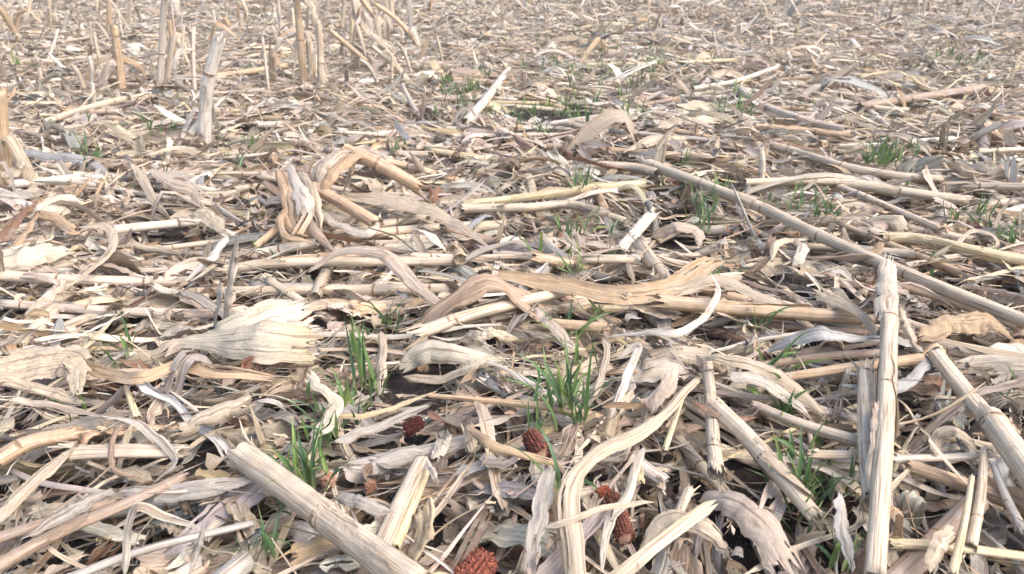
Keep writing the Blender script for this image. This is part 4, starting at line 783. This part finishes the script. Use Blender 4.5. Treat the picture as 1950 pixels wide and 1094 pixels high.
# ---------------------------------------------------------------- corn cobs
def cob(px, py, ang, Lpx, wpx, col, label, short, dz=.012, pith=True):
    P = at(px, py, dz - .013); wd = px_m(wpx, P); L = px_m(Lpx, P); root = link(bpy.data.objects.new('corn_cob', None)); root.location = P; root.empty_display_size = .02
    d = np.array([math.cos(R(ang)), math.sin(R(ang)), .12]); d /= np.linalg.norm(d); B = np.cross(d, [0, 0, 1.]); B /= np.linalg.norm(B); Nn = np.cross(B, d)
    r = np.random.default_rng(nseed()); rows = 16; per = 6; nc = rows * per; pitch = wd * .105; nr = max(4, int(L / pitch)); ns = nr * 5 + 1
    s = np.linspace(0, 1, ns)[:, None]; th = np.linspace(0, 2 * math.pi, nc, endpoint=False)[None]
    u = (th / (2 * math.pi) * rows); row = np.floor(u); v = s * nr + .5 * (row % 2)
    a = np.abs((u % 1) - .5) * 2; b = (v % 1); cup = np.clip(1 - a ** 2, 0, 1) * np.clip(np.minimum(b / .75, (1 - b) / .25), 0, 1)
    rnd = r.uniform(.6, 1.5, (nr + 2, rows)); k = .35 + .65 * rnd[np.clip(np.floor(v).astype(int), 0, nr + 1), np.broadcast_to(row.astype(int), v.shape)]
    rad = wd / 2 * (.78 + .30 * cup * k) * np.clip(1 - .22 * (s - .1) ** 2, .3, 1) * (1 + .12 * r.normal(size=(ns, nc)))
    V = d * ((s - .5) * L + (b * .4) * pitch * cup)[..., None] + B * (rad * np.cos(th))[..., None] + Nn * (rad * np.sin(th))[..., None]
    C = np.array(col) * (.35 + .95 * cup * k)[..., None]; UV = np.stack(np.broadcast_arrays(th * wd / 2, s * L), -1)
    Q = grid_quads(1, ns, nc, True)
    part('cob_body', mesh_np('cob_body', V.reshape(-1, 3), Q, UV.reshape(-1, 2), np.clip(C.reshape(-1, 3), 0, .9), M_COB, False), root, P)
    for e, sg in ((0, -1), (-1, 1)):
        ring = V[e][::6]; n = len(ring); cen = ring.mean(0) + d * sg * wd * .05; inn = cen + (ring - cen) * .45 + d * sg * wd * .04
        VV = np.concatenate([ring, inn, np.repeat(cen[None], n, 0)]); i = np.arange(n); j = (i + 1) % n
        Qe = np.concatenate([np.stack([i, j, n + j, n + i], -1), np.stack([n + i, n + j, 2*n + j, 2*n + i], -1)])
        cc = np.concatenate([np.tile(np.array(col) * .8, (n, 1)), np.tile((.55, .32, .24), (n, 1)), np.tile((.62, .50, .42), (n, 1))])
        part('pith', mesh_np('pith', VV, Qe, VV[:, :2] * 1.0, cc, M_COB), root, P)
    tag(root, label, 'corn cob', 'red corn cobs'); SPOTS.append((px, min(py, 1085), short))
COBD = -.010
cob(905, 1092, 60, 80, 62, (.27, .085, .055), 'bright red corn cob cut by the bottom edge', 'the bright red cob', .018)
cob(1178, 985, 98, 105, 36, (.22, .085, .055), 'slim red brown cob under a cream bridging strip', 'the slim red cob', .018)
cob(1020, 848, 110, 60, 38, (.17, .055, .04), 'dark red cob lying behind the tan hooked sheath', 'the dark red cob', .014)
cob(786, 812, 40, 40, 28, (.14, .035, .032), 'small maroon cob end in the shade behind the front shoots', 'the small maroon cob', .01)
cob(626, 915, 70, 24, 27, (.46, .27, .19), 'pale pinkish broken cob bit beside the front shoots', 'the pale pink cob bit', .012)
cob(706, 928, 20, 20, 21, (.46, .26, .17), 'tiny orange pink cob fragment right of the pale pink bit', 'the tiny cob fragment', .01)
cob(1148, 938, 30, 26, 22, (.42, .12, .07), 'rosy cob crumb just above the slim red cob', 'the rosy cob crumb', .012)

# ---------------------------------------------------------------- green shoots
G = [(.14, .235, .08), (.11, .20, .085), (.20, .29, .09), (.095, .17, .085)]
def shoot(px, py, hpx, n, label, spread=.85, wd=.0023, short=None):
    P = at(px, py, 0.0); P[2] = float(HS[hidx(P[0:1], P[1:2])][0]) - .012; h = px_m(hpx, P) * (1.25 if py > 560 else 1.25); n = max(3, int(n * (.8 if n > 11 else 1.1))); r = np.random.default_rng(nseed()); Vs, Qs, Us, Cs = [], [], [], []; b0 = 0
    for k in range(n):
        l = h * r.uniform(.45, 1.05); a = r.uniform(0, 6.283); lean = abs(r.normal(0, spread)); br = r.uniform(.2, 1.5) * (1 if r.random() < .6 else .3)
        s = np.linspace(0, 1, 9); ang = np.pi / 2 - lean * .5 - br * s ** 1.7; d = np.stack([np.cos(ang) * math.cos(a), np.cos(ang) * math.sin(a), np.sin(ang)], -1)
        Pc = np.cumsum(d, 0) * l / 9 + np.array([r.normal(0, h * .09), r.normal(0, h * .09), 0]); Bx = np.array([-math.sin(a), math.cos(a), 0]); tw = r.uniform(-1, 1) * s * 1.4
        Nn = np.cross(d, Bx); B = Bx[None] * np.cos(tw)[:, None] + Nn * np.sin(tw)[:, None]; Nn = np.cross(d, B)
        hw = wd * r.uniform(.7, 1.4) * (np.minimum(s * 3 + .45, 1) * (1 - s ** 2.6) + .02); hw = hw * min(1.0, .45 + h * 6)
        V = np.stack([Pc - B * hw[:, None] + Nn * hw[:, None] * .45, Pc, Pc + B * hw[:, None] + Nn * hw[:, None] * .45], 1)
        c = np.array(G[r.integers(4)]) * r.uniform(.75, 1.3); tipc = np.array((.30, .30, .10)) if r.random() < .18 else c * 1.1; base = np.array((.30, .34, .16))
        C = np.stack([base * (1 - min(1, t * 5)) + (c * (1 - max(0, t - .7) / .3) + tipc * max(0, t - .7) / .3) * min(1, t * 5) for t in s]); C = np.repeat(C[:, None], 3, 1)
        Vs.append(V.reshape(-1, 3)); Cs.append(C.reshape(-1, 3)); Us.append(np.stack(np.broadcast_arrays(np.array([-1, 0, 1])[None] * hw[:, None] + k, s[:, None] * l), -1).reshape(-1, 2))
        Qs.append(grid_quads(1, 9, 3) + b0); b0 += 27
    o = link(bpy.data.objects.new('grass_shoot', mesh_np('grass_shoot', np.concatenate(Vs), np.concatenate(Qs), np.concatenate(Us), np.concatenate(Cs), M_GREEN))); o.location = P
    tag(o, label, 'grass shoot', 'green shoots in the litter')
    if short: SPOTS.append((px, py - hpx * .4, short))
    return o
SH = [  # px, py, height px, blades, short name for the largest
 (598,915,150,16,'the tall front shoots'), (560,905,110,9,None), (505,1055,105,12,'the shoots at the bottom left of centre'), (545,960,70,6,None), (470,1035,50,4,None),
 (690,752,150,16,'the shoots by the dark gap'), (625,835,110,10,None), (655,770,80,7,None), (742,622,95,14,'the shoots above the hood-shaped husk'),
 (1082,650,105,12,'the central shoots'), (1085,790,170,18,'the big middle shoots'), (1050,745,90,8,None), (1070,925,130,7,None), (1022,820,80,5,None), (1110,800,90,7,None),
 (248,662,95,9,'the shoots on the left'), (150,790,95,3,None), (225,690,60,4,None), (1472,705,105,10,'the shoots by the bluish leaf'), (1500,790,80,10,None), (1470,760,110,4,None),
 (1520,945,130,10,'the front right shoots'), (1572,935,90,6,None), (1592,1075,120,6,None), (1560,1000,60,4,None), (1560,835,50,7,None), (1535,1010,70,4,None), (1610,860,50,4,None),
 (1922,745,60,6,'the shoots at the right edge'), (1925,470,60,9,None), (1900,455,40,6,None), (1775,520,40,6,None), (1095,520,60,9,None), (1075,438,45,9,None), (1100,372,75,10,'the shoots by the yellow stalk'),
 (1112,350,50,7,None), (1335,425,85,14,'the shoots under the slanting stalk'), (1328,385,50,8,None), (1300,315,40,14,None), (1370,528,60,6,None), (1412,612,55,6,None), (1440,620,70,6,None),
 (1555,405,30,8,None), (1585,400,30,7,None), (1660,310,50,14,'the pale green shoots upper right'), (1690,305,30,6,None), (1722,360,32,5,None), (1820,412,50,6,None), (1885,430,30,5,None),
 (1120,242,60,14,'the shoots right of the bare soil'), (1140,240,34,9,None), (1105,225,36,7,None), (985,238,55,12,'the shoots left of the bare soil'), (1000,205,34,8,None), (970,225,30,6,None),
 (1408,218,38,12,None), (1550,200,22,8,None), (1145,165,24,6,None), (1250,160,26,8,None), (1232,128,28,8,None), (1236,98,24,8,None), (1145,100,26,8,None), (1150,72,22,7,None), (1080,100,16,6,None),
 (1030,142,20,8,None), (1060,98,15,6,None), (830,222,28,8,None), (868,210,26,8,None), (840,205,18,5,None), (932,140,24,9,None), (918,135,18,5,None), (750,288,36,10,None), (770,275,24,5,None), (642,184,14,5,None),
 (490,478,32,8,None), (515,486,28,6,None), (330,245,26,8,None), (318,230,16,5,None), (430,298,22,6,None), (66,128,14,9,None), (1372,114,16,7,None), (1735,126,14,7,None), (1850,128,15,8,None),
 (1175,100,18,6,None), (1210,75,14,5,None), (1125,45,12,5,None), (1170,8,8,6,None), (1545,395,20,4,None), (1260,350,24,5,None), (1190,330,20,4,None), (865,500,40,3,None), (795,520,45,3,None),
 (1160,480,34,4,None), (700,640,50,3,None), (810,600,40,4,None), (0,880,60,4,None), (5,970,60,4,None), (1730,1085,60,3,None), (1690,600,30,3,None), (1630,700,30,3,None), (940,500,30,3,None), (560,430,20,4,None),
 (415,260,14,5,None), (1470,250,14,4,None), (1360,180,20,6,None), (1540,60,10,5,None), (1010,60,12,6,None), (905,130,14,5,None), (1290,200,18,6,None), (1650,225,18,5,None), (1780,490,26,4,None), (1495,840,40,5,None)]
SHOOTS = []
gr = np.random.default_rng(21)
for cx_, cy_, rx_, ry_, cnt in ((1160, 140, 170, 110, 26), (1080, 225, 130, 40, 6), (880, 180, 60, 50, 8), (1680, 300, 50, 22, 6), (1800, 118, 80, 16, 6), (1540, 395, 60, 20, 5), (1400, 205, 40, 20, 4),
                                (1085, 720, 60, 90, 5), (640, 800, 60, 90, 5), (1530, 900, 60, 90, 5), (1100, 440, 60, 80, 4), (250, 280, 220, 60, 5), (1340, 380, 50, 60, 4), (1880, 440, 60, 50, 4), (300, 130, 280, 20, 4)):
    for _ in range(int(cnt * 2.2)):
        px, py = cx_ + gr.normal() * rx_ * .55, cy_ + gr.normal() * ry_ * .55
        if py < 6: continue
        h = (12 + (py + 60) * .10) * gr.uniform(.6, 1.1); n = int(gr.integers(4, 10)) if py < 350 else int(gr.integers(2, 5)); SH.append((px, py, h, n, None))
for px, py, h, n, short in SH:
    SHOOTS.append((shoot(px, py, h, n, None, short=short), px, py, h, n, short))

# ---------------------------------------------------------------- last light layer of litter over everything
def hero_mask(x, y): return rng.random(len(x)) < .75
throw('leaf', .06, .6, True); throw('strip', .12, .6, True); throw('chaff', .2, .6, True); throw('husk', .06, .6, True)
print('heroes done', time.time() - T0)

# ---------------------------------------------------------------- decide which pieces show largest, make those things, merge the rest as stuff
BW, BH = 975, 547
items = []   # per (kind, zone): built arrays
for (kind, zi), lst in ribs.items():
    p = cat(lst); y0, y1, f, ns, nc = ZONES[zi]
    if kind == 'chaff': ns, nc = max(3, ns // 3), 3 if zi < 2 else 2
    elif kind == 'strip': nc = min(nc, 4)
    V, UV, C = ribbons(p, ns, nc); q, K = piece_quads(ns, nc, p['slit']); items.append(dict(kind=kind, zi=zi, p=p, V=V, UV=UV, C=C, ns=ns, nc=nc, Q=q.reshape(len(p['L']), -1, 4) if K is not None else None, K=K))
def bilerp(V, a, b):
    for ax, k in ((1, a), (2, b)):
        n = V.shape[ax]; t = np.linspace(0, n - 1.0001, (n - 1) * k + 1); i = t.astype(int); f = t - i
        sh = [1] * V.ndim; sh[ax] = len(t); f = f.reshape(sh); V = np.take(V, i, ax) * (1 - f) + np.take(V, i + 1, ax) * f
    return V
zb = np.full(BW * BH, np.inf); own = np.full(BW * BH, -1, np.int64); gid = 0
pts_pix, pts_z, pts_id = [], [], []
for it in items:
    n = len(it['p']['L']); it['g0'] = gid
    Vd = bilerp(it['V'], {0: 3, 1: 2}.get(it['zi'], 1), {0: 3, 1: 3, 2: 2}.get(it['zi'], 2)) if it['kind'] != 'chaff' else it['V']
    a, b, z = project(Vd); ids = np.broadcast_to(gid + np.arange(n)[:, None, None], a.shape)
    a, b, z, ids = a.ravel() / 2, b.ravel() / 2, z.ravel(), ids.ravel(); m = (a >= 0) & (a < BW) & (b >= 0) & (b < BH)
    pts_pix.append((b[m].astype(int) * BW + a[m].astype(int))); pts_z.append(z[m].astype(np.float32)); pts_id.append(ids[m]); gid += n
st0 = gid
for i, (P3, rd, cid) in enumerate(ST):
    P = catmull(P3[::2], 60); P = np.concatenate([P + np.array([0, -.3 * rd, rd * k]) for k in (.9, .4, -.1)]); a, b, z = project(P); m = (a >= 0) & (a < 1950) & (b >= 0) & (b < 1094)
    pts_pix.append(((b[m] / 2).astype(int) * BW + (a[m] / 2).astype(int))); pts_z.append(z[m].astype(np.float32)); pts_id.append(np.full(m.sum(), gid)); gid += 1
pix = np.concatenate(pts_pix); zz = np.concatenate(pts_z); idd = np.concatenate(pts_id)
o = np.lexsort((zz, pix)); pix, zz, idd = pix[o], zz[o], idd[o]; first = np.concatenate([[True], pix[1:] != pix[:-1]])
score = np.bincount(idd[first], minlength=gid)
del pts_pix, pts_z, pts_id, pix, zz, idd
print('visibility', time.time() - T0)

INFO = list(RU)  # (object, px, py, colour word, kind, shape words, size)
NM = dict(leaf=('corn_leaf', 'dry leaf', 'dry corn leaves', 'leaf'), husk=('corn_husk', 'husk', 'corn husks', 'husk'), strip=('stalk_splinter', 'splinter', 'thin stalk splinters', 'splinter'))
MT = dict(leaf=M_LEAF, husk=M_HUSK, strip=M_STALK, chaff=M_LEAF)
QUOTA = dict(leaf=205, husk=240, strip=260)
stuff = {}
for kind in ('leaf', 'husk', 'strip', 'chaff'):
    its = [it for it in items if it['kind'] == kind]; chosen = set()
    if kind != 'chaff':
        allg = np.concatenate([it['g0'] + np.arange(len(it['p']['L'])) for it in its]); sg = score[allg]; oo = np.argsort(-sg)[:QUOTA[kind]]; chosen = set(allg[oo][sg[oo] >= 4].tolist())
    for it in its:
        n = len(it['p']['L']); keep = np.ones(n, bool)
        for i in range(n):
            g = it['g0'] + i
            if g in chosen:
                keep[i] = False; V = it['V'][i].reshape(-1, 3).astype(float); loc = V.mean(0); loc[2] = V[:, 2].min()
                nm, cat_, grp, wd_ = NM[kind]
                o = link(bpy.data.objects.new(nm, mesh_np(nm, V - loc, it['Q'][i][it['K'][i].ravel()] - i * it['ns'] * it['nc'] if it['K'] is not None else grid_quads(1, it['ns'], it['nc']), it['UV'][i].reshape(-1, 2), it['C'][i].reshape(-1, 3), MT[kind]))); o.location = loc
                tag(o, None, cat_, grp); p = it['p']; a, b, _ = project(V); dx, dy = a[-1] - a[0], b[-1] - b[0]
                INFO.append(dict(o=o, px=float(a.mean()), py=float(b.mean()), col=WORD[NAMES[p['cid'][i]]], word=wd_, L=p['L'][i], W=p['W'][i], curl=abs(p['curl'][i]), bend=abs(p['bend'][i]), twist=abs(p['twist'][i]),
                                 fold=p['fold'][i], dir=(dx, dy), size=float(np.hypot(dx, dy))))
        if keep.any() and it['K'] is not None:
            sh = it['ns'] * it['nc']; ni = np.cumsum(keep) - 1; q = it['Q'][keep] - (np.nonzero(keep)[0] * sh)[:, None, None] + (np.arange(keep.sum()) * sh)[:, None, None]
            stuff.setdefault(kind, []).append((it['V'][keep].reshape(-1, 3), it['UV'][keep].reshape(-1, 2), it['C'][keep].reshape(-1, 3), q.reshape(-1, 4)[it['K'][keep].ravel()]))
        elif keep.any(): stuff.setdefault(kind, []).append((it['V'][keep].reshape(-1, 3), it['UV'][keep].reshape(-1, 2), it['C'][keep].reshape(-1, 3), grid_quads(int(keep.sum()), it['ns'], it['nc'])))
SNAME = dict(leaf=('leaf_litter', 'leaf litter', 'layer of small beige and grey torn leaf pieces covering the whole field'), husk=('husk_litter', 'husk litter', 'scattered small pale husk pieces mixed into the leaf layer'),
             strip=('splinter_litter', 'splinters', 'scattered thin rind splinters across the field'), chaff=('chaff', 'chaff', 'fine crumbs and threads of dry leaf between the larger pieces'))
for kind, arr in stuff.items():
    off = 0; Qs = []
    for V, UV, C, Q in arr: Qs.append(Q + off); off += len(V)
    nm, c_, lb = SNAME[kind]
    o = link(bpy.data.objects.new(nm, mesh_np(nm, np.concatenate([a[0] for a in arr]), np.concatenate(Qs), np.concatenate([a[1] for a in arr]), np.concatenate([a[2] for a in arr]), MT[kind]))); tag(o, lb, c_, None, 'stuff')
# stalks
sg = score[st0:st0 + len(ST)]; order = np.argsort(-sg); nst = min(235, int((sg >= 5).sum())); chosen = set(order[:nst].tolist()); far = []
for i, (P3, rd, cid) in enumerate(ST):
    c = PALA[cid] * math.exp(rng.normal(0, .08))
    if i in chosen:
        near = P3[4, 1] < 2.4; o, _ = make_stalk(P3, rd * np.linspace(1, .88, 9), c, nc=14 if near else 9, sheath=None if near else False, fr=(1, 1) if near else (0, 0)); tag(o, None, 'corn stalk', 'loose corn stalks')
        a, b, _ = project(P3); dx, dy = a[-1] - a[0], b[-1] - b[0]
        INFO.append(dict(o=o, px=float(a.mean()), py=float(b.mean()), col=WORD[NAMES[cid]], word='stalk piece', L=float(np.linalg.norm(P3[-1] - P3[0])), W=rd * 2, curl=0, bend=0, twist=0, fold=0, dir=(dx, dy), size=float(np.hypot(dx, dy))))
    else: far.append(tube(P3[::4] if P3[4, 1] > 2.5 else P3, np.full(3 if P3[4, 1] > 2.5 else 9, rd), 7, .1, .05, nseed(), c, (), .3))
off = 0; Qs = []
for V, Q, UV, C in far: Qs.append(Q + off); off += len(V)
o = link(bpy.data.objects.new('stalk_litter', mesh_np('stalk_litter', np.concatenate([a[0] for a in far]), np.concatenate(Qs), np.concatenate([a[2] for a in far]), np.concatenate([a[3] for a in far]), M_STALK)))
tag(o, 'smaller and farther broken stalk pieces strewn through the litter', 'stalk litter', None, 'stuff')

# ---------------------------------------------------------------- soil
def soil():
    n = 760; xs = np.linspace(-2.3, 2.3, n); ys = np.linspace(.1, 3.6, 600); X, Y = np.meshgrid(xs, ys)
    Z = ground_z(X, Y) - .006 + .005 * np.abs(noise2(X, Y, 18, 11)) + .004 * np.abs(noise2(X, Y, 38, 12)) + .0025 * noise2(X, Y, 70, 13)
    e = np.minimum.reduce([X + 2.3, 2.3 - X, Y - .1, 3.6 - Y]).clip(0, .3) / .3; Z = Z * e - .03 * (1 - e) + 0
    V = np.stack([X, Y, Z], -1).reshape(-1, 3); n0 = len(V); V2, Q2 = [], []
    me = mesh_np('soil', V, grid_quads(1, len(ys), n), V[:, :2], np.ones((n0, 3)) * .05, M_SOIL); o = link(bpy.data.objects.new('soil', me)); o['kind'] = 'structure'; o['label'] = 'dark crumbly soil showing through gaps in the litter'
    x = np.concatenate([-np.geomspace(150, 9, 14), np.linspace(-8, 8, 60), np.geomspace(9, 150, 14)]); y = np.concatenate([-np.geomspace(120, .8, 14), np.linspace(-.5, 16, 60), np.geomspace(17, 300, 16)])
    X, Y = np.meshgrid(x, y); Z = -.034 + 0 * X; V = np.stack([X, Y, Z], -1).reshape(-1, 3)
    inner = (np.abs(X) < 2.1) & (Y > .4) & (Y < 3.3); V[:, 2] -= inner.reshape(-1) * .03
    me = mesh_np('field_ground', V, grid_quads(1, len(y), len(x)), V[:, :2], np.ones((len(V), 3)) * .05, M_SOIL); o = link(bpy.data.objects.new('field_ground', me)); o['kind'] = 'structure'; o['label'] = 'open field ground reaching away to the horizon'
soil()

def haze():  # added volume that lifts the far field to a milky, low-contrast look
    x0, x1, y0, y1, z0, z1 = -160, 160, -130, 310, -1.2, 1.0
    V = np.array([(x, y, z) for z in (z0, z1) for y in (y0, y1) for x in (x0, x1)], float); Q = np.array([(0, 2, 3, 1), (4, 5, 7, 6), (0, 1, 5, 4), (1, 3, 7, 5), (3, 2, 6, 7), (2, 0, 4, 6)])
    m = bpy.data.materials.new('haze'); m.use_nodes = True; nt = m.node_tree; nt.nodes.clear(); out = N(nt, 'ShaderNodeOutputMaterial'); v = N(nt, 'ShaderNodeVolumePrincipled')
    v.inputs['Color'].default_value = (.97, .97, .97, 1); v.inputs['Density'].default_value = .006; nt.links.new(v.outputs[0], out.inputs['Volume'])
    o = link(bpy.data.objects.new('haze', mesh_np('haze', V, Q, V[:, :2], np.ones((8, 3)), m, False))); o['kind'] = 'stuff'; o['label'] = 'thin pale haze added over the field for a milky look'; o['category'] = 'haze'
haze()

# ---------------------------------------------------------------- labels that single each piece out
def article(s): return s
def rel(dx, dy):
    if abs(dx) > abs(dy) * 1.3: return 'right of' if dx > 0 else 'left of'
    return 'in front of' if dy > 0 else 'behind'
SP = np.array([(a, b) for a, b, _ in SPOTS]); used = {}
for o in sc.objects:
    if 'label' in o.keys(): used[o['label']] = 1
def shapew(d):
    w_ = []
    if d['word'].startswith('standing'): w_.append('tall' if d['L'] > .15 else 'low')
    elif d['word'] == 'stalk piece': w_.append('short' if d['L'] < .12 else 'long' if d['L'] > .3 else 'straight')
    elif d['word'] == 'splinter': w_.append('curved' if d['bend'] > .5 else 'straight' if d['L'] > .12 else 'short')
    else: w_.append('rolled' if d['curl'] > 2.6 else 'folded' if d['fold'] > .45 else 'twisted' if d['twist'] > 1.3 else 'arched' if d['bend'] > 1.2 else 'cupped' if d['curl'] > 1.4 else 'broad' if d['W'] > .032 else 'narrow' if d['W'] < .013 else 'flat')
    return w_[0]
def direction(d):
    dx, dy = d['dir']
    if dx < 0: dx, dy = -dx, -dy
    a = math.degrees(math.atan2(-dy, dx + 1e-6))
    return 'lying level' if abs(a) < 14 else 'pointing up the picture' if abs(a) > 62 else 'slanting up right' if a > 0 else 'slanting down right'
def near(d, k=0, yscale=None):
    f = 1.6 if d['py'] > 300 else 2.6; q = np.hypot(SP[:, 0] - d['px'], (SP[:, 1] - d['py']) * f); i = np.argsort(q)[k]; return rel(d['px'] - SP[i, 0], (d['py'] - SP[i, 1]) * f), SPOTS[i][2], q[i]
INFO.sort(key=lambda d: -d['size'])
def words(s): return len(s.split())
for d in INFO:
    d['px'] = float(np.clip(d['px'], 5, 1945)); d['py'] = float(np.clip(d['py'], 4, 1090)); done = False
    base = d['col'] + ' ' + shapew(d) + ' ' + d['word']
    for k in range(6):
        r_, ph, q = near(d, k); gap = 'just ' if q < 70 else ''
        for c in (base + ' ' + gap + r_ + ' ' + ph, base + ' ' + direction(d) + ' ' + gap + r_ + ' ' + ph, ('longer ' if d['size'] > 90 else 'smaller ') + base + ' ' + direction(d) + ' ' + r_ + ' ' + ph):
            if c not in used and words(c) <= 16: used[c] = 1; d['o']['label'] = c; done = True; break
        if done: break
    if not done: print('NOLABEL', base); d['o']['label'] = base + ' in the litter'
SHOOTS.sort(key=lambda t: -t[3])
for o, px, py, h, n, short in SHOOTS:
    d = dict(px=float(np.clip(px, 5, 1945)), py=py - h * .4); size = 'large' if h > 110 else 'medium' if h > 60 else 'small' if h > 28 else 'tiny far'
    dens = 'single-bladed' if n < 4 else 'sparse' if n < 7 else 'leafy' if n < 11 else 'dense'
    for k in range(1 if short else 0, 16):
        r_, ph, q = near(d, k); c = f'{size} {dens} green tuft {r_} {ph}'
        if ph == short: continue
        if c not in used and words(c) <= 16: used[c] = 1; o['label'] = c; break
for o in sc.objects:
    if '_px' in o.keys(): del o['_px']
print('objects', len(sc.objects), 'script time', round(time.time() - T0, 1))
